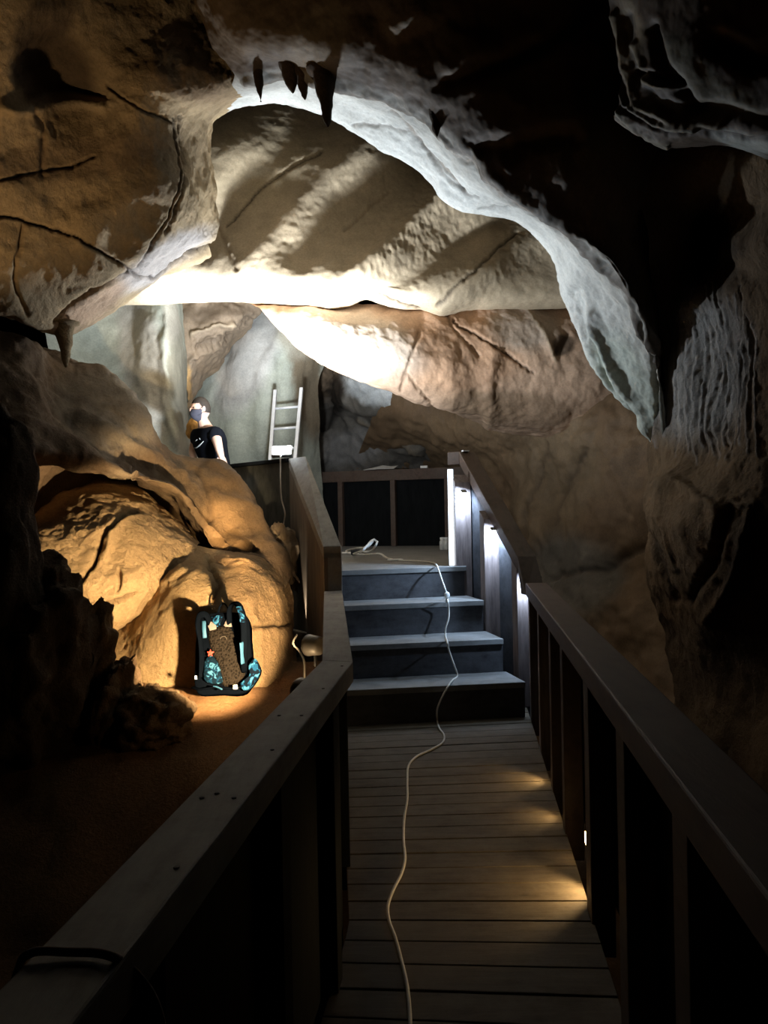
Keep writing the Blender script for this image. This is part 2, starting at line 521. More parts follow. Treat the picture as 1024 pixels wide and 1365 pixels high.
r.sheet([                                                     # ridge below it, facing the boardwalk
    [(-220, 430, 6.9), (30, 470, 7.4), (110, 505, 8.4), (175, 560, 8.2), (200, 610, 8.2), (290, 650, 8.0), (350, 740, 7.6), (392, 800, 7.1)],
    [(-220, 420, 5.6), (30, 455, 6.2), (97, 487, 6.9), (140, 496, 6.9), (184, 550, 6.8), (228, 605, 7.0), (302, 624, 7.2), (390, 765, 6.6)],
    [(-220, 480, 5.3), (25, 500, 5.9), (95, 520, 6.5), (138, 535, 6.6), (172, 585, 6.5), (215, 628, 6.7), (288, 655, 6.9), (380, 785, 6.4)],
    [(-220, 540, 5.1), (20, 555, 5.6), (92, 565, 6.15), (135, 580, 6.25), (165, 610, 6.3), (212, 655, 6.45), (275, 690, 6.65), (368, 800, 6.2)],
    [(-220, 600, 5.0), (20, 600, 5.3), (100, 608, 5.75), (150, 625, 5.9), (192, 638, 6.05), (234, 650, 6.25), (272, 700, 6.45), (355, 810, 6.1)],
    [(-220, 615, 5.6), (20, 622, 6.0), (100, 632, 6.6), (150, 640, 6.9), (196, 655, 7.2), (240, 672, 7.3), (270, 722, 7.0), (350, 840, 6.1)],
    [(-220, 700, 5.9), (20, 720, 6.2), (100, 740, 6.8), (150, 760, 7.1), (200, 780, 7.3), (250, 790, 7.3), (290, 810, 6.8), (350, 900, 6.0)],
    [(-220, 980, 5.2), (20, 980, 5.6), (100, 970, 6.0), (150, 970, 6.2), (200, 960, 6.2), (250, 960, 6.1), (290, 960, 6.0), (350, 980, 5.9)],
], 260, 240, col=(0.17, 0.115, 0.07), amp=0.10, freq=1.7, rid=0.06, ridf=1.2, fine=0.018, seed=2,
    blobs=[(140, 550, 75, 55, 25, (0.30, 0.25, 0.185), 0.8), (60, 560, 90, 60, 0, UMBER, 0.5), (250, 650, 60, 30, 35, (0.25, 0.17, 0.095), 0.7),
           (315, 690, 45, 60, -20, (0.22, 0.14, 0.072), 0.85), (165, 640, 30, 12, 20, CREAM, 0.5)],
    strokes=[([(100, 555), (150, 580), (190, 610), (240, 640)], 9, 0.06, None, 0), ([(110, 590), (160, 615), (180, 635)], 5, -0.06, UMBER, 0.4),
             ([(262, 628), (275, 660), (282, 690)], 3, -0.03, UMBER, 0.5), ([(268, 737), (300, 730), (345, 735)], 3, -0.04, CRK, 0.7)])
wall_left = tag(r.build('wall_left', M['rock']), 'golden brown overhanging cave rock along the left side', 'cave wall', None, 'structure')

# ---- ceiling: dark near rock over the walkway, pale arch soffit, fluted vault, hanging fold at the upper right
r = Rock()
edge = [(314, 104), (322, 107), (329, 108), (338, 107), (384, 104), (430, 112), (500, 126), (570, 158), (610, 190), (690, 266), (760, 312), (836, 390), (872, 470), (888, 592)]
edgY = [5.9, 5.87, 5.84, 5.8, 5.75, 5.6, 5.5, 5.4, 5.35, 5.3, 5.3, 5.4, 5.7, 6.0]
low = [(246, 186), (262, 170), (300, 151), (350, 140), (388, 138), (432, 153), (472, 174), (560, 233), (602, 270), (690, 296), (732, 342), (757, 408), (790, 500), (872, 597)]
lowY = [6.9, 6.9, 6.8, 6.7, 6.6, 6.5, 6.4, 6.3, 6.3, 6.3, 6.3, 6.3, 6.3, 6.15]
mid = [((a[0] + b[0]) / 2 + 4, (a[1] + b[1]) / 2 + 5) for a, b in zip(edge, low)]
top1 = [(235, -280, 5.3), (350, -280, 5.0), (480, -280, 4.8), (620, -280, 4.6), (760, -280, 4.4), (900, -280, 4.3), (980, -250, 4.3), (960, -60, 4.8), (945, 120, 5.3), (925, 300, 6.6)]
top2 = [(242, -60, 5.5), (290, -60, 5.3), (400, -60, 5.1), (520, -60, 4.9), (640, -60, 4.75), (780, -40, 4.65), (890, 40, 4.75), (915, 150, 5.1), (900, 280, 5.7), (900, 420, 6.6)]
top3 = [(280, 58, 5.75), (300, 52, 5.6), (345, 55, 5.4), (440, 50, 5.2), (560, 70, 5.05), (680, 130, 4.95), (790, 200, 4.9), (848, 290, 5.2), (872, 380, 5.8), (888, 500, 6.4)]
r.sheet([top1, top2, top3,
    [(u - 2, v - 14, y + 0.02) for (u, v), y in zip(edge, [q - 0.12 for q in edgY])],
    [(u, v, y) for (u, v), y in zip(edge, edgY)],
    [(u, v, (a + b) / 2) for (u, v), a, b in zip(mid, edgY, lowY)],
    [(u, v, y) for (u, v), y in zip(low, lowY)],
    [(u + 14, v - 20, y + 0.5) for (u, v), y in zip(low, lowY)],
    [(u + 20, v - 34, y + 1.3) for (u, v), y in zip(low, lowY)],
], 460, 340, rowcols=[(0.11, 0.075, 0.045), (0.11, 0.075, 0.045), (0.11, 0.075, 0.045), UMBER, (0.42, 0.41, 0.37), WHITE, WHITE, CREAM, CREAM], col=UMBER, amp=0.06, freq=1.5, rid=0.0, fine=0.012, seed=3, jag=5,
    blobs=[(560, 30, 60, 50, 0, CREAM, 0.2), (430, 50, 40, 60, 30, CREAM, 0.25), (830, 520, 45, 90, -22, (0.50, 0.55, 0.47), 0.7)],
    strokes=[(edge[2:-1], 5, 0.03, UMBER, 0.8),
             ([(610, 200), (660, 245), (700, 275), (760, 318)], 2.5, -0.015, BROWN, 0.5), ([(520, 150), (560, 200), (620, 255)], 2.0, -0.015, BROWN, 0.6),
             ([(470, 165), (540, 180), (600, 245), (640, 262)], 2.0, -0.012, UMBER, 0.5), ([(640, 275), (690, 278), (750, 315)], 2, -0.015, UMBER, 0.5),
             ([(770, 390), (780, 450), (800, 500), (840, 560)], 9, -0.05, None, 0), ([(790, 420), (800, 470), (830, 530)], 8, 0.05, None, 0),
             ([(870, 470), (876, 530), (872, 590)], 2.5, -0.04, CRK, 0.8),
             ([(500, 20), (520, 60), (600, 30)], 14, -0.03, None, 0), ([(450, 60), (560, 20), (640, 60)], 16, 0.025, None, 0),
             ([(600, 110), (720, 60), (800, 0)], 10, -0.06, None, 0), ([(640, 200), (760, 180)], 14, -0.06, None, 0)])
flutes = [([(700, 190), (560, 290), (440, 392)], 15, 0.10, None, 0), ([(760, 215), (660, 290), (575, 345), (490, 405)], 20, -0.10, None, 0),
          ([(620, 190), (500, 262), (400, 340)], 22, -0.07, None, 0), ([(790, 290), (680, 340), (590, 405)], 18, 0.08, None, 0),
          ([(520, 170), (420, 250), (330, 350)], 18, 0.05, None, 0), ([(420, 150), (330, 240), (270, 320)], 24, -0.05, None, 0)]
r.sheet([
    [(180, 120, 9.3), (350, 80, 9.8), (450, 90, 10.0), (600, 140, 9.9), (800, 240, 8.9), (860, 260, 8.6)],
    [(205, 200, 8.8), (350, 190, 9.1), (480, 200, 9.25), (640, 255, 9.2), (815, 320, 8.8), (880, 340, 8.5)],
    [(200, 290, 8.5), (330, 280, 8.8), (470, 280, 8.95), (630, 315, 9.0), (825, 360, 8.85), (890, 380, 8.5)],
    [(178, 345, 8.3), (310, 345, 8.5), (450, 348, 8.55), (610, 362, 8.75), (830, 390, 8.9), (900, 410, 8.6)],
    [(155, 380, 8.4), (300, 376, 8.45), (440, 380, 8.5), (590, 393, 8.72), (830, 405, 9.0), (900, 425, 8.8)],
    [(150, 405, 8.7), (300, 404, 8.75), (440, 409, 8.8), (570, 414, 8.95), (830, 412, 9.2), (900, 430, 9.0)],
    [(155, 399, 9.1), (300, 396, 9.1), (440, 401, 9.2), (570, 406, 9.3), (830, 405, 9.6), (900, 425, 9.5)],
    [(150, 375, 10.2), (300, 375, 10.4), (440, 380, 10.4), (570, 390, 10.4), (830, 395, 10.4), (900, 420, 10.2)],
    [(130, 370, 12.0), (300, 370, 12.2), (440, 380, 12.2), (570, 390, 12.2), (830, 395, 11.4), (900, 420, 11)],
], 460, 380, col=CREAM, amp=0.04, freq=1.1, fine=0.005, seed=4, jag=3,
    blobs=[(640, 240, 160, 50, 25, (0.36, 0.28, 0.18), 0.7), (330, 200, 90, 80, 0, (0.46, 0.37, 0.24), 0.6), (480, 260, 60, 90, 35, (0.42, 0.34, 0.23), 0.5)],
    strokes=flutes + [([(430, 200), (390, 222), (350, 248), (325, 275), (303, 297)], 2.2, -0.03, CRK, 0.8),
             ([(690, 310), (635, 362), (582, 402)], 2.2, -0.03, CRK, 0.8), ([(520, 250), (460, 300)], 2, -0.02, BROWN, 0.5),
             ([(505, 404), (530, 408), (560, 412)], 2.0, -0.03, CRK, 0.9), ([(285, 278), (315, 360)], 3, -0.02, BROWN, 0.4)])
r.sheet([                                                     # the hanging fold
    [(780, -90, 4.3), (850, -90, 4.0), (940, -90, 3.7), (1030, -90, 3.5), (1200, -90, 3.1)],
    [(812, 10, 4.4), (865, 10, 4.05), (950, 10, 3.75), (1030, 10, 3.55), (1200, 10, 3.1)],
    [(826, 80, 4.4), (870, 90, 4.1), (950, 90, 3.8), (1030, 90, 3.6), (1200, 90, 3.2)],
    [(830, 120, 4.4), (880, 145, 4.15), (950, 150, 3.9), (1030, 160, 3.7), (1200, 160, 3.3)],
    [(824, 148, 4.45), (880, 180, 4.25), (960, 185, 4.05), (1040, 195, 3.8), (1200, 215, 3.5)],
    [(822, 150, 4.6), (886, 193, 4.5), (975, 196, 4.4), (1040, 214, 4.2), (1200, 235, 3.8)],
    [(815, 140, 5.0), (890, 175, 5.0), (975, 180, 5.0), (1040, 195, 4.9), (1200, 220, 4.6)],
], 300, 240, col=(0.055, 0.034, 0.019), amp=0.03, freq=2.0, fine=0.006, seed=5, jag=5,
    blobs=[(925, 100, 22, 62, -35, (0.15, 0.135, 0.10), 0.9), (985, 138, 40, 18, 18, (0.15, 0.135, 0.10), 0.9), (1000, 190, 55, 14, 15, (0.26, 0.27, 0.25), 1.0), (840, 40, 18, 50, -8, (0.25, 0.2, 0.13), 0.5)],
    strokes=[([(835, 20), (850, 100), (880, 138), (930, 152)], 8, -0.02, BLACK, 0.9), ([(826, 100), (842, 155), (890, 178), (960, 178), (1040, 185)], 4, -0.02, (0.03, 0.015, 0.008), 0.9),
             ([(818, 20), (838, 90), (850, 140), (905, 162), (960, 165)], 6, 0.03, (0.2, 0.16, 0.1), 0.6), ([(828, 110), (835, 140), (880, 165), (930, 170)], 4, 0.03, (0.15, 0.135, 0.10), 0.6),
             ([(845, 60), (862, 110), (905, 118)], 6, 0.03, (0.2, 0.16, 0.1), 0.6), ([(850, 95), (880, 105), (905, 110)], 4, -0.05, None, 0),
             ([(870, 40), (885, 90), (925, 145), (985, 155), (1060, 170)], 9, -0.05, BLACK, 0.5), ([(960, 60), (1000, 80), (1040, 70)], 14, -0.08, None, 0),
             ([(826, 150), (855, 180), (890, 195)], 3, 0.02, (0.25, 0.22, 0.16), 0.7)])
ceiling = tag(r.build('ceiling', M['smooth']), 'arched cave ceiling with pale soffit and fluted vault', 'cave ceiling', None, 'structure')
# stalactites on the arch edge (parts of the ceiling)
for (u, v, Y, L, rad) in [(84, 448, 6.15, 0.22, 0.075), (343, 92, 5.72, 0.22, 0.05), (386, 98, 5.66, 0.13, 0.085), (402, 104, 5.66, 0.14, 0.07), (432, 112, 5.5, 0.27, 0.075), (578, 152, 5.3, 0.15, 0.055), (420, 104, 5.6, 0.07, 0.08)]:
    base = P(u, v, Y)
    k = Rock()
    n_a, n_h = 22, 26
    G = np.zeros((n_h, n_a + 1, 3))
    for i in range(n_h):
        t = i / (n_h - 1)
        rr = rad * (1 - t) ** 0.75 + 0.007 * (1 - t * 0.8) if t > 0.05 else rad * 1.5
        for j in range(n_a + 1):
            w = 2 * math.pi * j / n_a
            G[i, j] = (base.x + rr * math.cos(w) + 0.02 * t, base.y + rr * math.sin(w), base.z + 0.10 - (L + 0.10) * t)
    k.grid(G, col=GOLD if u == 84 else UMBER, amp=0.02, freq=7, fine=0.006, seed=6 + u * 0.01)
    k.build('stalactite', M['rough'], wall_left if u == 84 else ceiling)

# ---- back of the cave
r = Rock()
r.sheet([                                                     # orange bulge under the vault
    [(322, 396, 9.1), (420, 398, 9.0), (550, 406, 9.1), (660, 394, 9.3), (850, 400, 9.5)],
    [(350, 416, 8.8), (440, 428, 8.65), (550, 440, 8.8), (670, 432, 9.05), (850, 445, 9.2)],
    [(374, 442, 8.8), (460, 462, 8.6), (560, 485, 8.7), (680, 490, 9.0), (850, 500, 9.1)],
    [(396, 463, 8.95), (452, 492, 8.9), (532, 528, 8.95), (670, 550, 9.2), (850, 560, 9.3)],
    [(402, 456, 9.6), (462, 484, 9.5), (545, 520, 9.5), (680, 572, 9.7), (850, 590, 9.8)],
    [(407, 448, 10.8), (467, 475, 10.8), (560, 508, 10.8), (690, 580, 10.8), (860, 600, 10.5)],
], 420, 260, col=PINK, amp=0.09, freq=1.3, fine=0.010, seed=7, jag=4,
    blobs=[(610, 470, 90, 60, 0, (0.50, 0.30, 0.18), 0.8), (700, 430, 50, 40, 0, (0.52, 0.42, 0.33), 0.7), (480, 450, 90, 40, 25, (0.62, 0.52, 0.42), 0.7),
           (750, 460, 16, 14, -30, UMBER, 0.8), (690, 545, 90, 25, 5, BROWN, 0.6), (640, 540, 60, 20, 10, BROWN, 0.5)],
    strokes=[([(605, 425), (640, 450), (680, 475), (712, 497)], 1.8, -0.025, CRK, 0.9), ([(590, 410), (610, 440), (640, 475)], 2, -0.02, BROWN, 0.6),
             ([(700, 405), (720, 435), (740, 480)], 4, 0.02, CREAM, 0.5), ([(545, 500), (575, 540), (590, 555)], 2, -0.02, BROWN, 0.7),
             ([(560, 440), (545, 490), (535, 520)], 2.5, -0.02, BROWN, 0.5), ([(660, 470), (650, 520), (655, 560)], 10, 0.04, None, 0),
             ([(758, 448), (745, 470)], 5, -0.03, UMBER, 0.6)])
r.sheet([                                                     # lower wall right of the stairs
    [(520, 470, 11.6), (600, 495, 11.2), (700, 510, 10.4), (800, 490, 9.7), (930, 470, 9.0)],
    [(500, 545, 11.9), (590, 565, 11.3), (690, 565, 10.2), (780, 565, 9.2), (930, 565, 8.2)],
    [(470, 640, 13.2), (590, 640, 12.9), (690, 640, 10.5), (780, 640, 9.2), (930, 650, 7.9)],
    [(470, 760, 13.5), (590, 760, 13.2), (690, 740, 10.5), (790, 740, 9.0), (930, 760, 7.7)],
    [(470, 900, 13.8), (590, 900, 13.4), (690, 860, 10), (790, 850, 8.6), (930, 860, 7.3)],
    [(470, 1100, 13.8), (590, 1100, 13.4), (690, 1060, 9.6), (790, 1050, 8.0), (930, 1060, 6.6)],
], 240, 200, col=(0.17, 0.108, 0.06), amp=0.16, freq=1.2, rid=0.06, ridf=0.9, fine=0.02, seed=8,
    blobs=[(640, 590, 120, 40, 5, (0.24, 0.16, 0.09), 0.6), (740, 640, 60, 90, 20, (0.22, 0.155, 0.09), 0.6), (760, 770, 70, 60, 0, (0.14, 0.13, 0.11), 0.7),
           (690, 520, 60, 30, 0, UMBER, 0.4)],
    strokes=[([(730, 590), (715, 640), (700, 720)], 4, -0.03, CRK, 0.5), ([(780, 600), (745, 660), (740, 700)], 4, -0.025, CRK, 0.4),
             ([(650, 560), (720, 555), (770, 540)], 6, -0.12, UMBER, 0.6), ([(860, 720), (800, 760), (740, 770)], 5, -0.05, UMBER, 0.5)])
r.sheet([                                                     # dark cleft and blue grey rocks behind the platform rail
    [(390, 420, 12.2), (430, 440, 12.0), (475, 470, 11.8), (545, 490, 11.6), (640, 530, 11.8)],
    [(392, 500, 12.1), (428, 500, 12.5), (470, 500, 11.7), (540, 522, 11.5), (640, 555, 11.6)],
    [(400, 560, 12.2), (428, 550, 13.0), (470, 540, 12.0), (540, 556, 11.8), (640, 580, 11.8)],
    [(405, 600, 12.6), (440, 575, 12.9), (490, 560, 12.4), (550, 580, 12.2), (640, 600, 12.3)],
    [(405, 680, 13.2), (440, 660, 13.2), (500, 660, 13.2), (560, 660, 13.2), (640, 680, 13.2)],
    [(405, 900, 13.5), (440, 900, 13.5), (500, 900, 13.5), (560, 900, 13.5), (640, 900, 13.5)],
], 180, 160, col=(0.15, 0.135, 0.115), amp=0.14, freq=1.6, rid=0.08, fine=0.02, seed=9,
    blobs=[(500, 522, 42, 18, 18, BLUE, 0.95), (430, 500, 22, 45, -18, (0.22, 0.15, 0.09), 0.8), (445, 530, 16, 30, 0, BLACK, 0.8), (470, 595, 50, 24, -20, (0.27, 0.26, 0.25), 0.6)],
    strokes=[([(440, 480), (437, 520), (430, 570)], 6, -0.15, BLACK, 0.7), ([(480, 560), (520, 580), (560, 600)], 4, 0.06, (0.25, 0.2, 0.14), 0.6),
             ([(540, 540), (560, 570), (600, 610)], 3, -0.05, CRK, 0.6)])
r.sheet([                                                     # smooth pale wall behind the person
    [(200, 370, 12.2), (300, 372, 12.2), (360, 380, 11.9), (415, 400, 11.8), (455, 420, 12.1)],
    [(225, 430, 12.2), (290, 430, 12.0), (340, 428, 11.4), (392, 440, 11.25), (440, 470, 11.9)],
    [(230, 500, 12.0), (275, 490, 11.7), (320, 485, 11.25), (380, 495, 11.15), (425, 510, 11.8)],
    [(235, 560, 11.8), (275, 555, 11.4), (320, 555, 11.2), (380, 560, 11.2), (425, 570, 11.9)],
    [(235, 640, 11.7), (275, 645, 11.5), (320, 650, 11.4), (380, 650, 11.5), (430, 650, 12.3)],
    [(235, 850, 11.7), (275, 850, 11.6), (320, 850, 11.6), (380, 850, 11.7), (430, 850, 12.5)],
], 160, 160, col=GREEN, amp=0.05, freq=1.4, fine=0.006, seed=10,
    blobs=[(330, 480, 36, 80, 25, (0.52, 0.50, 0.47), 0.8), (412, 520, 22, 70, -8, (0.22, 0.17, 0.11), 0.9), (400, 450, 30, 30, 0, (0.40, 0.36, 0.28), 0.7)],
    strokes=[([(385, 430), (350, 500), (345, 600)], 10, 0.05, None, 0), ([(300, 470), (285, 540), (290, 600)], 14, -0.04, None, 0), ([(375, 480), (372, 600)], 5, -0.03, None, 0)])
r.sheet([                                                     # brown overhang above the person
    [(215, 365, 10.8), (280, 360, 10.9), (330, 368, 11.0), (375, 385, 11.2)],
    [(228, 410, 10.5), (275, 405, 10.5), (318, 402, 10.6), (358, 405, 10.9)],
    [(236, 450, 10.4), (268, 445, 10.4), (305, 435, 10.5), (342, 418, 10.9)],
    [(243, 490, 10.5), (262, 478, 10.5), (290, 460, 10.7), (332, 432, 11.2)],
    [(247, 525, 10.6), (257, 508, 10.7), (284, 480, 11.0), (325, 447, 11.5)],
    [(250, 560, 11.2), (262, 525, 11.3), (292, 490, 11.6), (330, 455, 12.0)],
], 120, 130, col=(0.27, 0.20, 0.135), amp=0.12, freq=1.7, fine=0.012, seed=11,
    blobs=[(290, 415, 60, 12, -4, UMBER, 0.5), (248, 515, 7, 30, 5, (0.50, 0.30, 0.12), 0.8)],
    strokes=[([(255, 446), (285, 436), (310, 432)], 3, 0.07, CREAM, 0.5), ([(262, 462), (300, 450), (330, 425)], 4, -0.07, UMBER, 0.5), ([(255, 480), (290, 462)], 4, 0.05, None, 0)])
r.sheet([                                                     # pale concave wall at the left of the back chamber
    [(60, 380, 9.6), (130, 370, 10.0), (180, 368, 10.0), (222, 372, 9.7), (238, 380, 10.2), (244, 385, 11.4)],
    [(60, 440, 9.3), (115, 440, 9.8), (175, 435, 9.8), (220, 430, 9.45), (240, 432, 9.9), (247, 435, 11.4)],
    [(75, 500, 9.1), (130, 500, 9.5), (180, 495, 9.5), (222, 490, 9.3), (243, 490, 9.8), (249, 490, 11.2)],
    [(100, 560, 8.9), (150, 560, 9.2), (195, 555, 9.2), (226, 555, 9.2), (247, 560, 9.8), (253, 560, 11.2)],
    [(130, 640, 8.9), (180, 640, 9.1), (215, 640, 9.1), (245, 640, 9.3), (262, 640, 9.8), (268, 640, 11.2)],
    [(130, 850, 9.0), (180, 850, 9.2), (215, 850, 9.2), (245, 850, 9.4), (262, 850, 9.8), (268, 850, 11.2)],
], 200, 160, col=GREEN, amp=0.04, freq=1.4, fine=0.006, seed=12,
    blobs=[(190, 480, 30, 110, -10, (0.50, 0.46, 0.40), 0.7), (240, 520, 14, 120, -5, (0.22, 0.20, 0.15), 0.8), (228, 420, 12, 40, 0, (0.42, 0.38, 0.32), 0.5)],
    strokes=[([(215, 420), (205, 480), (215, 560), (235, 610)], 9, -0.03, None, 0), ([(195, 430), (190, 500), (200, 560)], 12, 0.03, None, 0)])
G = np.zeros((24, 33, 3)); c0 = P(259, 571, 9.05)             # small orange knob of rock beside the person
for i in range(24):
    for j in range(33):
        a, b = math.pi * i / 23, 2 * math.pi * j / 32
        G[i, j] = (c0.x + 0.075 * math.sin(a) * math.cos(b) + 0.02 * math.cos(a), c0.y + 0.09 * math.sin(a) * math.sin(b), c0.z + 0.11 * math.cos(a))
r.grid(G, col=(0.55, 0.28, 0.07), amp=0.04, freq=6, fine=0.006, seed=13)
wall_back = tag(r.build('wall_back', M['smooth']), 'pale and orange cave rock closing the chamber behind the platform', 'cave wall', None, 'structure')

# ---- right wall with fluted column
r = Rock()
fl = []
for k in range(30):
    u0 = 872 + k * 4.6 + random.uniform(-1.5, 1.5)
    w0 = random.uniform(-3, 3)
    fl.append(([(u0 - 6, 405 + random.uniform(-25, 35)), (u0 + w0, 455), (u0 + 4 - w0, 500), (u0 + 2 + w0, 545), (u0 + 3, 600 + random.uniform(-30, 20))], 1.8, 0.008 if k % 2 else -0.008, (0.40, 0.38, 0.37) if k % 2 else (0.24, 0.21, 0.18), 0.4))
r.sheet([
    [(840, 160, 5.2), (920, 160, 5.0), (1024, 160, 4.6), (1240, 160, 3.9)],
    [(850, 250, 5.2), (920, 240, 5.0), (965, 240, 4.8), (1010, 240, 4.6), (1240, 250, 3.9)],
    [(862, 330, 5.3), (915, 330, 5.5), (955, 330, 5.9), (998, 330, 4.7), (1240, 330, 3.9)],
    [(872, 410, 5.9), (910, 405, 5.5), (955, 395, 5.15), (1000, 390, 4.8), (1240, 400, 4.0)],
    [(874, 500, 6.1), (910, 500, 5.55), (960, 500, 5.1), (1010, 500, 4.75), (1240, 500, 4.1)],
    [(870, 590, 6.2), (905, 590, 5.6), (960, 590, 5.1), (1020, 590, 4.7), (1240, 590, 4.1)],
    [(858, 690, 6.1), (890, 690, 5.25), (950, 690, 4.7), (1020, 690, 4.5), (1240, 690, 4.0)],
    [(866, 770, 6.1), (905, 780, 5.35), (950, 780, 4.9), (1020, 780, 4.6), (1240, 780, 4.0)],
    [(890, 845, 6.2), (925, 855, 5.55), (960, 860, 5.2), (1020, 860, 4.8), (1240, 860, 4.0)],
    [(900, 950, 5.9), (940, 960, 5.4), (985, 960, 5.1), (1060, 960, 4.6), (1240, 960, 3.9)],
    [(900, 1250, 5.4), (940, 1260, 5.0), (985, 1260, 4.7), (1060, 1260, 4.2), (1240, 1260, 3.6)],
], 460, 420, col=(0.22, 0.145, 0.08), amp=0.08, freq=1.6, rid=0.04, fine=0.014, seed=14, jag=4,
    blobs=[(930, 490, 75, 100, 10, GREY, 0.85), (860, 290, 60, 110, 0, UMBER, 0.6), (1000, 420, 40, 200, 0, UMBER, 0.5), (968, 240, 8, 36, 8, WHITE, 1.0),  # last blob here: lit sliver painted as white rock colour
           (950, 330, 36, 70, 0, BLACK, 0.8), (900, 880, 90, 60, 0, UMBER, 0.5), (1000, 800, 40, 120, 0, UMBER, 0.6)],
    strokes=fl + [([(862, 690), (885, 760), (900, 800)], 5, -0.05, UMBER, 0.6), ([(885, 690), (900, 760)], 4, 0.03, None, 0), ([(975, 680), (945, 760), (920, 800)], 7, -0.06, UMBER, 0.5),
             ([(1000, 690), (975, 770), (950, 820)], 7, 0.04, None, 0), ([(870, 650), (900, 640), (960, 680), (1010, 675)], 6, 0.03, None, 0)])
wall_right = tag(r.build('wall_right', M['rough']), 'dark brown cave rock with a grey fluted column at the right', 'cave wall', None, 'structure')

# ---- cave floor: low ground under the boardwalk, a raised shelf on the left
r = Rock()
gx = np.linspace(-4.5, 4.5, 220); gy = np.linspace(-0.5, 13.5, 240)
GX, GY = np.meshgrid(gx, gy)
edgeX = np.where(GY < 6.0, 0.08 * GY - 0.62, -0.62 - (GY - 6.0) * 0.25)
t = np.clip((edgeX - GX) / 0.30, 0, 1)
shelf = np.interp(GY, [-1, 2.5, 3.6, 4.4, 5.2, 6.2, 7.5, 14], [-0.5, -0.5, -0.3, 0.25, 0.42, 0.5, 0.3, 0.2])
GZ = -0.55 + (shelf + 0.55) * t * t * (3 - 2 * t)
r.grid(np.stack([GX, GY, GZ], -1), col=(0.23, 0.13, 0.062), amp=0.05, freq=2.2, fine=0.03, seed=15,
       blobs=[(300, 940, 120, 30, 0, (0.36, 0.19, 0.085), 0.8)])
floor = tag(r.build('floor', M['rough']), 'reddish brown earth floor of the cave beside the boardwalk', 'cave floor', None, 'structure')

# ---- boulders
def boulder(rows, name, label, col, group=None, mat='rough', nu=150, nv=130, **kw):
    k = Rock(); k.sheet(rows, nu, nv, col=col, **kw)
    return tag(k.build(name, M[mat]), label, 'boulder', group)
boulder([
    [(36, 690, 6.5), (90, 655, 6.7), (140, 638, 6.8), (182, 648, 6.8), (228, 688, 6.8), (268, 724, 6.7)],
    [(40, 706, 5.85), (85, 678, 6.05), (140, 658, 6.15), (186, 668, 6.15), (228, 700, 6.2), (262, 728, 6.25)],
    [(48, 730, 5.55), (95, 713, 5.68), (145, 700, 5.75), (187, 708, 5.8), (222, 727, 5.88), (257, 743, 6.0)],
    [(60, 760, 5.45), (105, 755, 5.48), (150, 750, 5.55), (187, 750, 5.6), (214, 760, 5.68), (237, 767, 5.82)],
    [(80, 790, 5.45), (115, 790, 5.42), (150, 788, 5.45), (177, 786, 5.5), (197, 791, 5.58), (209, 798, 5.72)],
    [(98, 814, 5.5), (116, 824, 5.5), (136, 832, 5.52), (150, 834, 5.56), (163, 831, 5.62), (174, 828, 5.76)],
    [(98, 818, 6.3), (118, 828, 6.3), (138, 836, 6.3), (152, 838, 6.3), (165, 836, 6.4), (176, 832, 6.4)],
], 'boulder', 'large golden boulder', (0.50, 0.345, 0.185), amp=0.05, freq=2.2, fine=0.02, seed=20, nu=240, nv=240,
    strokes=[([(182, 680), (160, 695), (135, 715), (128, 740), (115, 760), (103, 780)], 3, -0.06, UMBER, 0.6), ([(175, 690), (150, 710), (140, 740)], 6, 0.03, None, 0),
             ([(100, 812), (140, 805), (182, 795)], 3, -0.05, UMBER, 0.6), ([(160, 760), (158, 790)], 2, -0.03, BROWN, 0.5)])['label'] = 'largest golden lamp-lit boulder, rounded and cracked, up and left of the backpack'
boulder([
    [(30, 720, 6.9), (150, 750, 6.75), (205, 760, 6.5), (252, 728, 6.3), (300, 735, 6.3)],
    [(30, 800, 6.4), (150, 810, 6.1), (205, 795, 5.72), (250, 765, 5.6), (300, 770, 5.6)],
    [(30, 860, 6.0), (150, 860, 5.8), (205, 845, 5.48), (250, 820, 5.36), (305, 820, 5.36)],
    [(30, 930, 5.75), (150, 920, 5.55), (205, 910, 5.4), (250, 905, 5.35), (305, 900, 5.35)],
    [(30, 990, 5.5), (150, 990, 5.4), (205, 990, 5.3), (250, 990, 5.3), (305, 990, 5.35)],
], 'boulder', 'smooth pale golden boulder face directly behind the left side of the backpack', (0.52, 0.36, 0.185), amp=0.025, freq=1.6, fine=0.010, seed=21,
    strokes=[([(190, 800), (215, 780), (245, 760)], 4, 0.04, None, 0), ([(280, 742), (290, 770), (285, 800)], 3, -0.04, UMBER, 0.5)])
boulder([
    [(236, 716, 6.7), (275, 732, 6.45), (318, 736, 6.4), (348, 742, 6.4), (378, 768, 6.6), (390, 790, 7.1)],
    [(236, 750, 6.25), (272, 752, 6.0), (320, 752, 5.9), (350, 765, 5.9), (380, 795, 6.15), (392, 812, 6.9)],
    [(228, 820, 5.9), (268, 822, 5.45), (322, 826, 5.40), (352, 830, 5.6), (382, 842, 5.9), (394, 850, 6.7)],
    [(220, 880, 5.8), (264, 890, 5.40), (322, 893, 5.36), (352, 895, 5.45), (384, 890, 5.8), (395, 890, 6.6)],
    [(214, 985, 5.6), (262, 985, 5.35), (322, 985, 5.3), (362, 985, 5.35), (388, 975, 5.7), (396, 960, 6.6)],
], 'boulder', 'tall brown boulder standing between the backpack and the stair panel', (0.40, 0.26, 0.135), amp=0.04, freq=1.9, fine=0.016, seed=22,
    strokes=[([(300, 838), (345, 834), (385, 832)], 2.5, -0.035, CRK, 0.8), ([(276, 750), (288, 790), (292, 820)], 5, -0.05, UMBER, 0.4)])
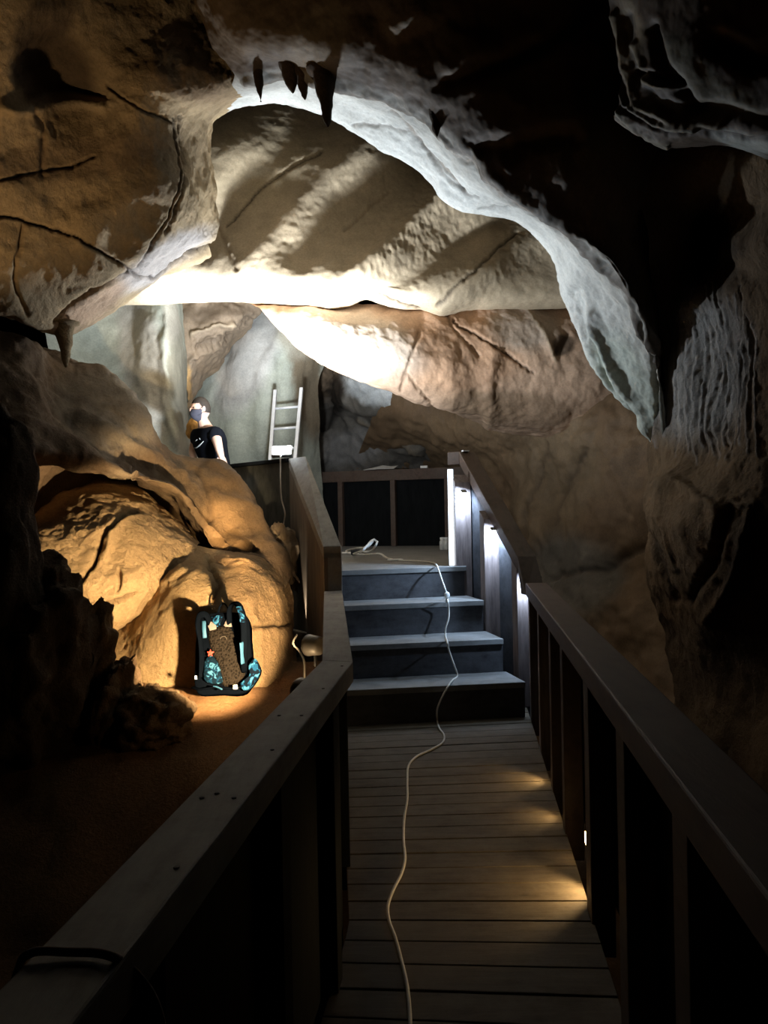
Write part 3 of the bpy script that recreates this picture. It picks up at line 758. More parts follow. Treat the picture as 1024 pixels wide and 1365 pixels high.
def blob_rock(u, v, Y, size, label, col, seed, group=None, tilt=0, sharp=0.55):
    k = Rock(); c = P(u, v, Y)
    n_h, n_a = 70, 121
    A, B = np.meshgrid(np.linspace(0.02, math.pi - 0.02, n_h), np.linspace(0, 2 * math.pi, n_a), indexing='ij')
    d = np.stack([np.sin(A) * np.cos(B), np.sin(A) * np.sin(B), np.cos(A)], -1)
    q = d.reshape(-1, 3)
    rr = 1 + 0.42 * fbm(q * 1.2 + seed, 3) + sharp * (ridged(q * 1.1 + seed * 3, 3) - 1) * 0.5
    d = d * rr.reshape(n_h, n_a, 1) * np.array(size)
    a = math.radians(tilt)
    X = d[..., 0] * math.cos(a) - d[..., 2] * math.sin(a); Zz = d[..., 0] * math.sin(a) + d[..., 2] * math.cos(a)
    G = np.stack([c.x + X, c.y + d[..., 1], c.z + Zz], -1)
    k.grid(G, col=col, amp=0.03, freq=3, fine=0.018, seed=seed)
    return tag(k.build('boulder', M['rough']), label, 'boulder', group)
blob_rock(-38, 800, 4.45, (0.34, 0.33, 0.86), 'tall black boulder on the left edge of the photo, beside the big golden one', (0.09, 0.065, 0.045), 36, tilt=-6, sharp=0.25)
blob_rock(20, 900, 4.55, (0.36, 0.35, 0.55), 'wide dark boulder at the foot of the tall black one on the left edge', (0.13, 0.09, 0.055), 31, tilt=-12)
blob_rock(92, 905, 4.75, (0.17, 0.25, 0.42), 'narrow leaning brown rock left of the pointed shadow', (0.22, 0.145, 0.08), 32, tilt=-24)['label'] = 'narrow leaning brown rock just right of the wide dark boulder'
blob_rock(146, 950, 4.75, (0.13, 0.2, 0.30), 'pointed brown rock between the narrow leaning rock and the low jagged one', (0.21, 0.135, 0.075), 33, tilt=-14)
blob_rock(208, 958, 4.7, (0.19, 0.2, 0.16), 'low jagged brown rock nearest the foot of the backpack', (0.24, 0.155, 0.085), 34, tilt=10)
blob_rock(374, 742, 7.0, (0.13, 0.16, 0.24), 'small pale rock wedged against the grey panel left of the stairs', (0.36, 0.27, 0.18), 35)

# ------------------------------------------------------------------ boardwalk, stairs, platform
def lerp(a, b, t):
    return Vector(a) * (1 - t) + Vector(b) * t

def v3(p, z):
    return Vector((p[0], p[1], z))

root = empty('boardwalk', (0.2, 3.0, 0), 'narrow boardwalk of brown timber planks leading to the steps', 'boardwalk')
mb = MB()
yl = 0.35
k = 0
LX = lambda y: (0.1 * y - 0.44) if y < 3.14 else (-0.126 - (y - 3.14) * 0.062)
RX = lambda y: 0.0942 * y + 0.44
PLK = []
while yl < 6.35:
    w = 0.152 if yl > 2.2 else 0.16
    t = max(0, min(1, (yl - 2.6) / 3.4))
    sk = -0.09 + t * 0.25
    sk2 = -0.09 + max(0, min(1, (yl + w - 2.6) / 3.4)) * 0.25
    y0, y1 = yl + 0.004, yl + w - 0.004
    a = (LX(y0) - 0.03, y0); b = (RX(y0 + sk), y0 + sk); c = (RX(y1 + sk2), y1 + sk2); d = (LX(y1) - 0.03, y1)
    dz = random.uniform(-0.0015, 0.0015)
    mb.hexa([v3(p, -0.035 + dz) for p in (a, b, c, d)], [v3(p, dz) for p in (a, b, c, d)])
    yl += w
mb.build('plank_deck', M['deck'], root, bevel=0.003)
for off in (0.06, 0.44, 0.80):
    m2 = MB()
    p0 = Vector((LX(0.4) + off, 0.4, -0.10)); p1 = Vector((LX(6.2) + off + 0.3 * off, 6.0, -0.10))
    s = Vector((0.025, 0, 0))
    m2.hexa([p0 - s - Vector((0, 0, .06)), p0 + s - Vector((0, 0, .06)), p1 + s - Vector((0, 0, .06)), p1 - s - Vector((0, 0, .06))],
            [p0 - s + Vector((0, 0, .062)), p0 + s + Vector((0, 0, .062)), p1 + s + Vector((0, 0, .062)), p1 - s + Vector((0, 0, .062))])
    m2.build('joist', M['dark'], root)

R0 = 0.255
nosL = [(-0.29, 6.045), (-0.30, 6.415), (-0.355, 6.80), (-0.46, 7.14)]
nosR = [(0.998, 6.225), (0.898, 6.615), (0.800, 7.03), (0.690, 7.43)]
st = empty('staircase', (0.3, 6.1, 0), 'four dusty grey timber steps climbing to the platform', 'stairs')
for i in range(4):
    z = R0 * (i + 1)
    a, b = Vector(nosL[i]), Vector(nosR[i])
    nrm = Vector((-(b - a).y, (b - a).x)).normalized()
    if i < 3:
        c, d = Vector(nosR[i + 1]), Vector(nosL[i + 1])
        c = c + nrm * 0.035; d = d + nrm * 0.035
        c.x = c.x + 0.02
        m2 = MB()
        m2.hexa([v3(p, z - 0.042) for p in (a, b, c, d)], [v3(p, z) for p in (a, b, c, d)])
        m2.build('tread', M['tread'], st, bevel=0.004)
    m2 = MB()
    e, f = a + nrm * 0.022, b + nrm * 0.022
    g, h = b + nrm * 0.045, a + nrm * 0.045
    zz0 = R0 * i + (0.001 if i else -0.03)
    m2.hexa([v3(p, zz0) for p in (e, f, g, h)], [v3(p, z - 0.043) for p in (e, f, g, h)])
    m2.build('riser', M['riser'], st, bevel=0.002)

pf = empty('platform', (0, 9.5, 1.02), 'raised timber platform at the top of the steps', 'platform')
m2 = MB()
m2.prism([(-0.47, 7.14), (0.70, 7.43), (1.12, 11.72), (-0.66, 12.75), (-2.1, 12.9), (-1.72, 8.52), (-0.80, 7.42)], 1.02 - 0.042, 1.02)
m2.build('plank_deck', M['tread'], pf, bevel=0.004)
for (x, y) in [(-1.6, 8.7), (-0.5, 8.0), (0.7, 8.2), (-1.9, 12.4), (0.9, 11.5), (0.1, 10)]:
    m2 = MB(); m2.box((x, y, 0.2), (0.1, 0.1, 1.55)); m2.build('support_post', M['dark'], pf)

# ------------------------------------------------------------------ left railing
def slab(mb, q, z0, z1):                     # q: four (x, y) corners with optional own z offset
    return mb.hexa([Vector((p[0], p[1], z0)) for p in q], [Vector((p[0], p[1], z1)) for p in q])

rl = empty('timber_railing', (-0.3, 3.1, 0), 'left timber railing with a wide pale grey cap, bending up beside the steps', 'railing')
ZC = 0.96
I0 = (-0.420, 0.15); O0 = (-0.535, 0.17); I1 = (-0.123, 3.126); O1 = (-0.238, 3.17); I2 = (-0.303, 6.005); O2 = (-0.426, 5.974)
It = Vector((-0.644, 7.217, 1.98)); Ot = Vector((-0.816, 7.467, 1.98))
TC = 0.075
m2 = MB(); slab(m2, (O0, I0, I1, O1), ZC - TC, ZC); m2.build('cap_rail', M['cap'], rl, bevel=0.005)
m2 = MB(); slab(m2, (O1, I1, I2, O2), ZC - TC, ZC); m2.build('cap_rail', M['cap'], rl, bevel=0.005)
ZB = 1.27
bI, bO = Vector((I2[0], I2[1], ZB)), Vector((O2[0], O2[1], ZB))
m2 = MB()
dy = Vector((0, 0.07, 0))
m2.hexa([v3(O2, ZC - 0.05), v3(I2, ZC - 0.05), v3(I2, ZC - 0.05) + dy, v3(O2, ZC - 0.05) + dy], [bO - Vector((0, 0, .03)), bI - Vector((0, 0, .03)), bI + dy, bO + dy])
m2.build('drop_board', M['cap'], rl, bevel=0.005)
m2 = MB()
dn = Vector((0, 0, -0.085))
m2.hexa([bO + dn, bI + dn, It + dn, Ot + dn], [bO, bI, It, Ot])
m2.build('cap_rail', M['cap'], rl, bevel=0.005)
def wall_strip(mb, a, b, zb0, zb1, zt0, zt1, th):
    """vertical board sheet from a to b (xy), thickness th to the left of a->b"""
    a, b = Vector(a), Vector(b)
    n = Vector((-(b - a).y, (b - a).x)).normalized() * th
    return mb.hexa([v3(a, zb0), v3(b, zb1), v3(b + n, zb1), v3(a + n, zb0)], [v3(a, zt0), v3(b, zt1), v3(b + n, zt1), v3(a + n, zt0)])
def off(a, b, d):
    a, b = Vector(a), Vector(b)
    n = Vector((-(b - a).y, (b - a).x)).normalized() * d
    return a + n, b + n
m2 = MB(); a, b = off(I0, I1, 0.055); wall_strip(m2, a, b, -0.1, -0.1, ZC - TC, ZC - TC, 0.03); m2.build('infill_panel', M['dark'], rl)
m2 = MB(); a, b = off(I1, I2, 0.065); wall_strip(m2, a, b, -0.1, -0.1, ZC - TC, ZC - TC, 0.03); m2.build('infill_panel', M['board'], rl)
m2 = MB()
a, b = Vector((O2[0] + 0.03, O2[1])), Vector((Ot.x + 0.03, Ot.y - 0.02))
wall_strip(m2, a, b, -0.1, -0.1, ZB - 0.08, 1.98 - 0.08, 0.025); m2.build('infill_panel', M['board'], rl)
def post_at(parent, p, ang, z0, z1, w=0.09, d=0.09, mat='post', slope=0.0):
    m2 = MB(); R = Matrix.Rotation(ang, 3, 'Z')
    c = [R @ Vector((sx * w / 2, sy * d / 2, 0)) for sx, sy in ((-1, -1), (1, -1), (1, 1), (-1, 1))]
    bot = [Vector((p[0] + q.x, p[1] + q.y, z0)) for q in c]
    top = [Vector((p[0] + q.x, p[1] + q.y, z1 + slope * q.y)) for q in c]
    m2.hexa(bot, top)
    return m2.build('post', M[mat], parent, bevel=0.004)
for t in (0.12, 0.37, 0.62, 0.87):
    a, b = off(I0, I1, 0.03); p = lerp(v3(a, 0), v3(b, 0), t)
    post_at(rl, p, -0.1, -0.1, ZC - TC, 0.05, 0.09, 'dark')
for t in (0.2, 0.6, 0.97):
    a, b = off(I1, I2, 0.04); p = lerp(v3(a, 0), v3(b, 0), t)
    post_at(rl, p, 0.06, -0.1, ZC - TC, 0.05, 0.09, 'dark')
for t in (0.45, 0.95):
    p = lerp(v3(I2, 0), v3(It, 0), t) + Vector((-0.03, 0.03, 0))
    post_at(rl, p, 0.25, 0.0, ZB - 0.1 + t * (1.98 - ZB), 0.07, 0.07, 'post')
for (u, v) in [(235, 1157), (269, 1064), (312, 1064), (363, 1000), (372, 954), (402, 954), (431, 918), (456, 888), (289, 1058)]:
    p = Z(u, v, ZC + 0.0005)
    m2 = MB(); m2.lathe([(0.0045, 0), (0.005, 0.0008), (0.0045, 0.0016)], p, n=12); m2.build('screw_head', M['bolt'], rl, smooth=True)

# side screen of the platform, left of the stair rail
ws = empty('platform_screen', (-1.2, 8.0, 0.4), 'dark grey green solid screen below the lamp and the man', 'railing')
a, b = Vector((-1.78, 8.66)), Vector((-0.80, 7.50))
m2 = MB(); wall_strip(m2, a, b, -0.1, -0.1, 1.95, 1.95, 0.03); m2.build('screen_panel', M['wing'], ws)
m2 = MB(); wall_strip(m2, a + Vector((-0.03, -0.03)), b + Vector((-0.03, -0.03)), 1.95, 1.95, 1.985, 1.985, 0.11); m2.build('cap_rail', M['dark'], ws, bevel=0.004)

# ------------------------------------------------------------------ right railing
rr_ = empty('timber_railing', (0.9, 4.0, 0), 'right timber railing, dark brown, with posts lit from under its sloping cap', 'railing')
A = Z(700.5, 777, ZC); B = Z(974, 1131, ZC)
Dw = (A - B).normalized()
B = A - Dw * 6.1
Nw = Vector((Dw.y, -Dw.x, 0))                # to the right, outwards
Wc = 0.15
dn = Vector((0, 0, -0.09))
m2 = MB(); m2.hexa([B + dn, B + Nw * Wc + dn, A + Nw * Wc + dn, A + dn], [B, B + Nw * Wc, A + Nw * Wc, A]); m2.build('cap_rail', M['brown'], rr_, bevel=0.006)
Ki = P(690, 742, 6.52); Ti = P(612, 602, 7.72)
Ds = Vector((Ti.x - Ki.x, Ti.y - Ki.y, 0)).normalized(); Ns = Vector((Ds.y, -Ds.x, 0))
Ko, To, Ao = Ki + Ns * 0.15, Ti + Ns * 0.15, A + Nw * Wc
m2 = MB()
up = Vector((0, 0, 1))
m2.hexa([A + Vector((0, 0, -.09)), Ao + Vector((0, 0, -.09)), Ao + Vector((-0.02, 0.09, -.09)), A + Vector((-0.02, 0.09, -.09))],
        [Ki, Ko, Ko + Vector((0, 0.08, 0.03)), Ki + Vector((0, 0.08, 0.03))])
m2.build('drop_board', M['brown'], rr_, bevel=0.005)
m2 = MB(); d2 = Vector((0, 0, -0.115)); m2.hexa([Ki + d2, Ko + d2, To + d2, Ti + d2], [Ki, Ko, To, Ti]); m2.build('cap_rail', M['brown'], rr_, bevel=0.005)
# little level return at the very top
m2 = MB(); Te = Ti + Vector((-0.10, 0.06, 0)); m2.hexa([Ti + d2, To + d2, To + d2 + Vector((-0.02, 0.12, 0)), Te + d2], [Ti, To, To + Vector((-0.02, 0.12, 0)), Te]); m2.build('cap_rail', M['brown'], rr_, bevel=0.004)
def slope_z(p):                              # underside of the sloping cap above a point
    t = (Vector((p[0], p[1], 0)) - v3(Ki, 0)).dot(Ds) / (v3(Ti, 0) - v3(Ki, 0)).length
    return (Ki.z + (Ti.z - Ki.z) * t) - 0.115
ang_s = math.atan2(-Ds.x, Ds.y)
lit_posts = []
sl = (Ti.z - Ki.z) / (v3(Ti, 0) - v3(Ki, 0)).length
for (u, v, Y) in [(613, 752, 7.46), (652, 810, 7.05), (696, 880, 6.55)]:
    p = P(u, v, Y)
    p = Vector((p.x + 0.01, p.y + 0.045, 0))
    lit_posts.append(p)
    m2 = MB(); R = Matrix.Rotation(ang_s, 3, 'Z')
    c = [R @ Vector((sx * 0.072 + 0.017, sy * 0.05, 0)) for sx, sy in ((-1, -1), (1, -1), (1, 1), (-1, 1))]
    m2.hexa([Vector((p.x + q.x, p.y + q.y, 0.0)) for q in c], [Vector((p.x + q.x, p.y + q.y, slope_z((p.x + q.x, p.y + q.y)) + 0.01)) for q in c])
    m2.build('post', M['post'], rr_, bevel=0.004)
# panels outside the stair posts
p0 = lit_posts[2] + Ns * 0.092 - Ds * 0.12; p1 = lit_posts[0] + Ns * 0.092 + Ds * 0.06
m2 = MB(); q = Ns * 0.025
m2.hexa([v3(p0, -0.1), v3(p0 + q, -0.1), v3(p1 + q, -0.1), v3(p1, -0.1)], [v3(p0, slope_z(p0)), v3(p0 + q, slope_z(p0 + q)), v3(p1 + q, slope_z(p1 + q)), v3(p1, slope_z(p1))])
m2.build('infill_panel', M['riser'], rr_)
# walkway panels and posts
ang_w = math.atan2(-Dw.x, Dw.y)
walk_posts = []
m2 = MB()
a = A + Nw * 0.10 + Vector((0, 0, 0)); b = B + Nw * 0.10
m2.hexa([v3(b, 0.06), v3(b + Nw * .025, 0.06), v3(a + Nw * .025, 0.06), v3(a, 0.06)], [v3(b, 0.87), v3(b + Nw * .025, 0.87), v3(a + Nw * .025, 0.87), v3(a, 0.87)])
m2.build('infill_panel', M['dark'], rr_)
for t in (0.12, 0.95, 1.72, 2.32, 3.17, 3.9, 4.6, 5.3):
    p = A - Dw * t + Nw * 0.055
    walk_posts.append(p)
    post_at(rr_, p, ang_w, -0.12, ZC - 0.09, 0.085, 0.10 if t < 2.5 else 0.13, 'post' if t < 1 else 'brown')
m2 = MB(); p = Z(625, 600, 1.0); p = To * 0.4 + Ti * 0.6; m2.box((p.x, p.y - 0.02, p.z + 0.005), (0.06, 0.045, 0.01), 0.3)
tag(m2.build('card', M['paper']), 'small white card on the top end of the right handrail', 'card')

# ------------------------------------------------------------------ platform back railing
rb = empty('timber_railing', (0.0, 12.0, 1.02), 'brown timber railing with black panels along the back of the platform', 'railing')
bl, br = Vector((-2.1, 12.92)), Vector((1.14, 11.70))
m2 = MB(); wall_strip(m2, bl, br, 1.94, 1.94, 2.095, 2.095, 0.14); m2.build('cap_rail', M['brown'], rb, bevel=0.006)
m2 = MB(); a, b = off(bl, br, 0.06); wall_strip(m2, a, b, 1.0, 1.0, 1.94, 1.94, 0.03); m2.build('infill_panel', M['dark'], rb)
def along(u):                                 # where a sight line meets the back railing
    x, _ = ray(u, 680)
    t = (x * bl.y - bl.x) / ((br.x - bl.x) - x * (br.y - bl.y))
    return bl + (br - bl) * t
for u in (455, 525, 597):
    p = along(u); post_at(rb, (p.x, p.y), math.atan2((br - bl).y, (br - bl).x), 1.02, 1.94, 0.07, 0.08, 'brown')
p = along(200); post_at(rb, (p.x, p.y), -0.3, 1.02, 1.94, 0.07, 0.08, 'brown')

# ------------------------------------------------------------------ small things on the platform
m2 = MB(); pa, pb = along(487), along(528)
ptop = [(0.0, 0.012), (0.22, 0.04), (0.5, 0.062), (0.78, 0.045), (1.0, 0.052)]
vs = []
for t, h in ptop:
    p = pa + (pb - pa) * t
    n = Vector((-(br - bl).y, (br - bl).x)).normalized()
    for d in (-0.045, 0.12):
        vs.append((p.x + n.x * d, p.y + n.y * d, 2.0975 + (h if d > 0 else 0.2 * h - 0.004)))
vs2 = [(x, y, z + 0.004) for x, y, z in vs]
fs = []
for i in range(4):
    fs += [(2 * i, 2 * i + 1, 2 * i + 3, 2 * i + 2), (10 + 2 * i, 10 + 2 * i + 2, 10 + 2 * i + 3, 10 + 2 * i + 1), (2 * i, 2 * i + 2, 12 + 2 * i, 10 + 2 * i), (2 * i + 1, 11 + 2 * i, 13 + 2 * i, 3 + 2 * i)]
fs += [(0, 10, 11, 1), (8, 9, 19, 18)]
m2.add(vs + vs2, fs); tag(m2.build('paper_sheet', M['paper']), 'creased white paper sheet lying on the back railing', 'paper')
p = along(567); m2 = MB(); m2.box((p.x, p.y + 0.02, 2.112), (0.10, 0.06, 0.034), -0.3)
tag(m2.build('card', M['paper'], bevel=0.003), 'small white card on the back railing, right of the paper sheet', 'card')
for u, lab in ((590, 'pale glass jar on the platform floor, left one of the pair beside the bright post'), (595.5, 'pale glass jar on the platform floor, touching the bright post side of the pair')):
    p = Z(u, 733, 1.02)
    j = empty('jar', p, lab, 'jar', 'glass jars on the platform')
    m2 = MB(); m2.lathe([(0.030, 0), (0.036, 0.01), (0.036, 0.10), (0.026, 0.12), (0.026, 0.13)], p, n=20); m2.build('jar_body', M['glass'], j, smooth=True)
    m2 = MB(); m2.lathe([(0.029, 0.13), (0.029, 0.155)], p, n=20); m2.build('lid', M['white'], j)

# aluminium ladder
ld = empty('ladder', (-1.2, 10.2, 1.02), 'bright aluminium ladder leaning on the pale back wall', 'ladder')
def rail_line(t, b):
    d = (b - t); k = (1.024 - t.z) / d.z
    return t, t + d * k
lt, lb_ = rail_line(P(367, 521, 10.6), P(360, 617, 10.15)); rt, rb_ = rail_line(P(402, 518, 10.6), P(393.5, 612, 10.15))
for a, b in ((lt, lb_), (rt, rb_)):
    d = (b - a).normalized(); s = (rt - lt).normalized(); n = d.cross(s)
    m2 = MB(); q = [s * x + n * y for x, y in ((-.020, -.030), (.020, -.030), (.020, .030), (-.020, .030))]
    m2.hexa([b + k for k in q], [a + k for k in q]); m2.build('side_rail', M['alu'], ld, bevel=0.004)
L_ = (lb_ - lt).length
s0 = 0.26
while s0 < L_ - 0.1:
    t = s0 / L_
    m2 = MB(); m2.tube([lerp(lt, lb_, t), lerp(rt, rb_, t)], 0.016, 10); m2.build('rung', M['alu'], ld, smooth=True)
    s0 += 0.29

# extension cord: coil with adaptor, down the steps and along the boardwalk
def zs(u, v, z): return Z(u, v, z)
ex = empty('extension_cord', (0.2, 6.0, 0), 'long white cable running down the steps and along the boardwalk', 'cable')
z4 = 1.026
pts = [zs(516, 744, z4), zs(535, 747, z4), zs(560, 748, z4), zs(576, 750, z4 + 0.004), zs(582, 753, z4 + 0.008)]
p3 = P(584, 757, 7.24); pts += [p3, P(590, 775, 7.12), P(595, 789, 7.06)]
pts += [zs(596, 795, 0.775), zs(597.5, 803, 0.775), P(598.5, 812, 6.87), P(598, 825, 6.85), P(594, 838, 6.84)]
pts += [zs(594, 846, 0.517), zs(597, 858, 0.517), P(599, 868, 6.49), P(606, 888, 6.47), zs(610, 900, 0.262), zs(604, 906, 0.262), P(598, 914, 6.09), P(589, 930, 6.05), P(583, 945, 6.05)]
pts += [zs(u, v, 0.008) for u, v in [(583, 961), (586, 971), (592, 980), (590, 990), (575, 999), (556, 1008), (545, 1020), (543, 1040), (543, 1065), (539, 1090), (538, 1120), (540, 1145), (535, 1165), (525, 1185), (517, 1208), (519, 1228), (527, 1250), (535, 1280), (542, 1310), (546, 1345), (547, 1380), (546, 1440)]]
m2 = MB(); m2.tube(spline(pts, 420), 0.0065, 8); m2.build('cable', M['cable'], ex, smooth=True)
p = P(596, 794, 7.03)
m2 = MB(); m2.ball(p + Vector((0, 0, 0.004)), 0.024, 12, (0.95, 0.8, 1.25)); m2.build('inline_switch', M['white'], ex, smooth=True)
m2 = MB(); p = zs(527, 746.5, z4); m2.box((p.x, p.y, 1.029), (0.14, 0.09, 0.016), 0.25); m2.build('plug', M['white'], ex, bevel=0.006)
co = empty('coiled_cable', zs(478, 738, 1.02), 'white cable looped in a coil on the platform beside the step edge', 'cable')
cp = [zs(448, 737, z4), zs(462, 737, z4), zs(480, 736, z4), zs(493, 735, z4 + 0.01), P(501, 727, 8.0), P(503, 721, 8.1), P(498, 719, 8.1), P(490, 727, 7.95), zs(482, 735, z4 + 0.01), zs(468, 738, z4), zs(462, 734, z4 + 0.01), zs(475, 731, z4 + 0.02), P(490, 729, 8.0), P(497, 722, 8.05), P(494, 723, 8.0), P(484, 733, 7.75), zs(472, 739, z4 + 0.01), zs(490, 739, z4), zs(505, 738, z4), zs(513, 742, z4), zs(516, 744, z4)]
m2 = MB(); m2.tube(spline(cp, 260), 0.011, 8); m2.build('cable', M['cable'], co, smooth=True)
p = zs(474, 736.5, 1.05); m2 = MB(); m2.box((p.x, p.y, 1.052), (0.10, 0.07, 0.06), 0.2); m2.build('adaptor', M['black'], co, bevel=0.01, label='black power adaptor')

# cord thrown over the near end of the left rail
cd = [Z(18, 1310, 0.80), Z(27, 1285, 0.93), Z(34, 1274, 0.966), Z(50, 1268, 0.970), Z(90, 1269, 0.968), Z(128, 1270, 0.968), Z(150, 1275, 0.968), P(166, 1283, 1.08), P(185, 1302, 1.10), P(200, 1322, 1.12), P(212, 1350, 1.14), P(220, 1390, 1.16), P(224, 1450, 1.17)]
m2 = MB(); m2.tube(spline(cd, 120), 0.0055, 8); tag(m2.build('cord', M['cord'], smooth=True), 'brown cord hanging over the near end of the left rail', 'cord')

# ------------------------------------------------------------------ lamps
def look(o, d):
    o.rotation_euler = Vector(d).to_track_quat('-Z', 'Y').to_euler()
def light(kind, name, loc, power, col, parent=None, d=None, **kw):
    l = bpy.data.lights.new(name, kind); l.energy = power; l.color = col
    for k_, v_ in kw.items(): setattr(l, k_, v_)
    o = bpy.data.objects.new(name, l); C.objects.link(o)
    o.location = loc
    if d is not None: look(o, d)
    return o
COLD = (0.86, 0.93, 1.0); WARM = (1.0, 0.70, 0.38)
# flood lamp on the corner of the left rail and the screen
fp = P(376, 619, 7.52); fp.z = 1.988
fl_ = empty('flood_lamp', fp, 'bright white flood lamp on the corner of the left stair rail', 'lamp')
m2 = MB(); R = Matrix.Rotation(math.radians(45), 3, 'X') ; m2.box(fp + Vector((0, 0.03, 0.055)), (0.18, 0.12, 0.035), mat=R); m2.build('housing', M['grey'], fl_, bevel=0.006)
m2 = MB(); m2.box(fp + Vector((0, 0.03, 0.055)) + R @ Vector((0, 0, 0.021)), (0.155, 0.10, 0.006), mat=R); m2.build('led_panel', M['cold'], fl_)
for sx in (-1, 1):
    m2 = MB(); m2.tube([fp + Vector((sx * 0.075, 0.03, 0.0)), fp + Vector((sx * 0.085, 0.035, 0.06))], 0.007, 8); m2.build('bracket', M['grey'], fl_)
lp = fp + Vector((0, 0.0, 0.11))
light('SPOT', 'flood_beam', lp, 1500, COLD, d=P(370, 425, 8.6) - lp, spot_size=math.radians(92), spot_blend=0.9, shadow_soft_size=0.12)
light('AREA', 'flood_light', lp, 110, COLD, d=(-0.2, 1.0, 0.35), shape='DISK', size=0.14)
light('AREA', 'flood_light', lp, 130, (0.80, 0.90, 1.0), d=(0.35, -0.14, 1.0), shape='DISK', size=0.14)
hc = [P(374, 622, 7.42), P(374, 640, 7.36), P(375.5, 665, 7.34), P(380, 685, 7.3), P(378, 703, 7.3), P(382, 722, 7.25), P(384, 737, 7.2)]
m2 = MB(); m2.tube(spline([fp + Vector((0, 0.03, 0.02)), fp + Vector((0, -0.10, 0.0))] + hc, 90), 0.006, 8)
tag(m2.build('lamp_cable', M['cable'], smooth=True), 'pale cable hanging from the flood lamp down the screen', 'cable')

# led bars under the sloping handrail, one in front of each post
LB = []
for i, p in enumerate(lit_posts):
    q = p - Ds * 0.14 - Ns * 0.01
    zt = slope_z(q)
    lab = ('cold led bar under the right handrail at the topmost lit post', 'cold led bar under the right handrail at the middle lit post', 'cold led bar under the right handrail at the lowest lit post')[i]
    e = empty('led_bar', (q.x, q.y, zt - 0.012), lab, 'lamp', 'led bars under the handrail')
    m2 = MB(); th = math.atan(sl)
    R = Matrix.Rotation(ang_s, 3, 'Z') @ Matrix.Rotation(th, 3, 'X')
    m2.box((q.x, q.y, zt - 0.004), (0.05, 0.04, 0.006), mat=R); m2.build('bar', M['grey'], e)
    m2 = MB(); m2.box(Vector((q.x, q.y, zt - 0.004)) + R @ Vector((0, 0, -0.008)), (0.045, 0.04, 0.004), mat=R); m2.build('lens', M['strip'], e)
    light('AREA', 'led_light', Vector((q.x, q.y, zt - 0.04)), (11, 11, 7)[i], (0.50, 0.70, 1.0), d=Ds * 0.85 - Ns * 0.25 + Vector((0, 0, -1)), shape='RECTANGLE', size=0.04, size_y=0.04)
# upright light strip at the end of the handrail
p = lit_posts[0] - Ns * 0.085 + Ds * 0.0
sx_ = P(601.5, 700, p.y)
e = empty('light_strip', (sx_.x, p.y, 1.022), 'white upright light strip on the edge of the top post', 'lamp')
m2 = MB(); m2.box((sx_.x + 0.004, p.y + 0.012, 1.022 + 0.42), (0.05, 0.018, 0.84), ang_s); m2.build('backing', M['white'], e)
m2 = MB(); m2.box((sx_.x, p.y, 1.022 + 0.42), (0.042, 0.012, 0.83), ang_s); m2.build('diffuser', glow('tube', (0.72, 0.86, 1.0), 4.0), e)

# step lights along the right edge of the boardwalk
for i, (u, v, lab) in enumerate([(727, 1020, 'warm step light at the right edge of the boardwalk, nearest the stairs'), (744, 1066, 'warm step light at the right edge, second from the stairs'),
                                 (768, 1118, 'warm step light with its bright lens in view, third from the stairs'), (788, 1160, 'warm step light at the right edge, casting the largest pool on the planks')]):
    p = Z(u, v, 0.085) + Nw * 0.05
    e = empty('step_light', (p.x, p.y, 0.02), lab, 'lamp', 'step lights')
    m2 = MB(); m2.box((p.x + 0.012, p.y, 0.085), (0.03, 0.07, 0.06), ang_w); m2.build('housing', M['black'], e, bevel=0.003)
    m2 = MB(); m2.box((p.x - 0.006, p.y, 0.085), (0.008, 0.055, 0.045), ang_w); m2.build('lens', M['warm'], e)
    light('SPOT', 'step_spot', Vector((p.x - 0.015, p.y, 0.09)), (3.5, 2.0, 0.2, 9.0)[i], (1.0, 0.68, 0.32), d=(-1, 0.05, -0.22), spot_size=math.radians(120), spot_blend=0.6, shadow_soft_size=0.012)

# warm floods by the rocks
wl = Vector((-0.415, 3.98, 0.70))
e = empty('spot_lamp', P(412, 872, 4.62), 'round pale spot lamp on the rocks, lower of the pair beside the stair panel', 'lamp', 'spot lamps beside the stair panel')
def can(e, c, axis, rad, L):
    c = Vector(c); ax = Vector(axis).normalized()
    m2 = MB(); m2.lathe([(rad * 0.55, -L), (rad * 0.9, -L * 0.8), (rad, -L * 0.2), (rad * 1.06, 0)], c, ax, 24); m2.build('housing', M['grey'], e, smooth=True)
    m2 = MB(); m2.lathe([(rad * 0.92, 0.001), (rad * 0.9, 0.008)], c, ax, 24); m2.build('lens', M['white'], e, smooth=True)
    m2 = MB(); s = Vector((0, 0, -1)); m2.tube([c - ax * L * 0.5, c - ax * L * 0.5 + s * rad * 1.3, c - ax * L * 0.5 + s * rad * 2.0], 0.009, 8); m2.build('stand', M['black'], e)
can(e, P(412, 860, 4.62), (-0.8, 0.75, -0.05), 0.055, 0.10)
wk = empty('work_lamp', wl, 'warm work lamp clipped on the outer side of the left rail, shining at the backpack', 'lamp')
wd = Vector((-math.sin(math.radians(30)), math.cos(math.radians(30)), 0.06))
m2 = MB(); m2.lathe([(0.02, -0.07), (0.045, -0.06), (0.05, -0.01), (0.053, 0.0)], wl - wd * 0.035, wd, 24); m2.build('housing', M['grey'], wk, smooth=True)
m2 = MB(); m2.lathe([(0.044, 0.0), (0.044, 0.006)], wl - wd * 0.038, wd, 24); m2.build('lens', M['warm'], wk, smooth=True)
m2 = MB(); m2.tube([wl - wd * 0.08, wl - wd * 0.08 + Vector((0.05, 0, 0.02)), wl - wd * 0.08 + Vector((0.11, 0.02, 0.04))], 0.012, 8); m2.build('clamp', M['black'], wk, smooth=True)
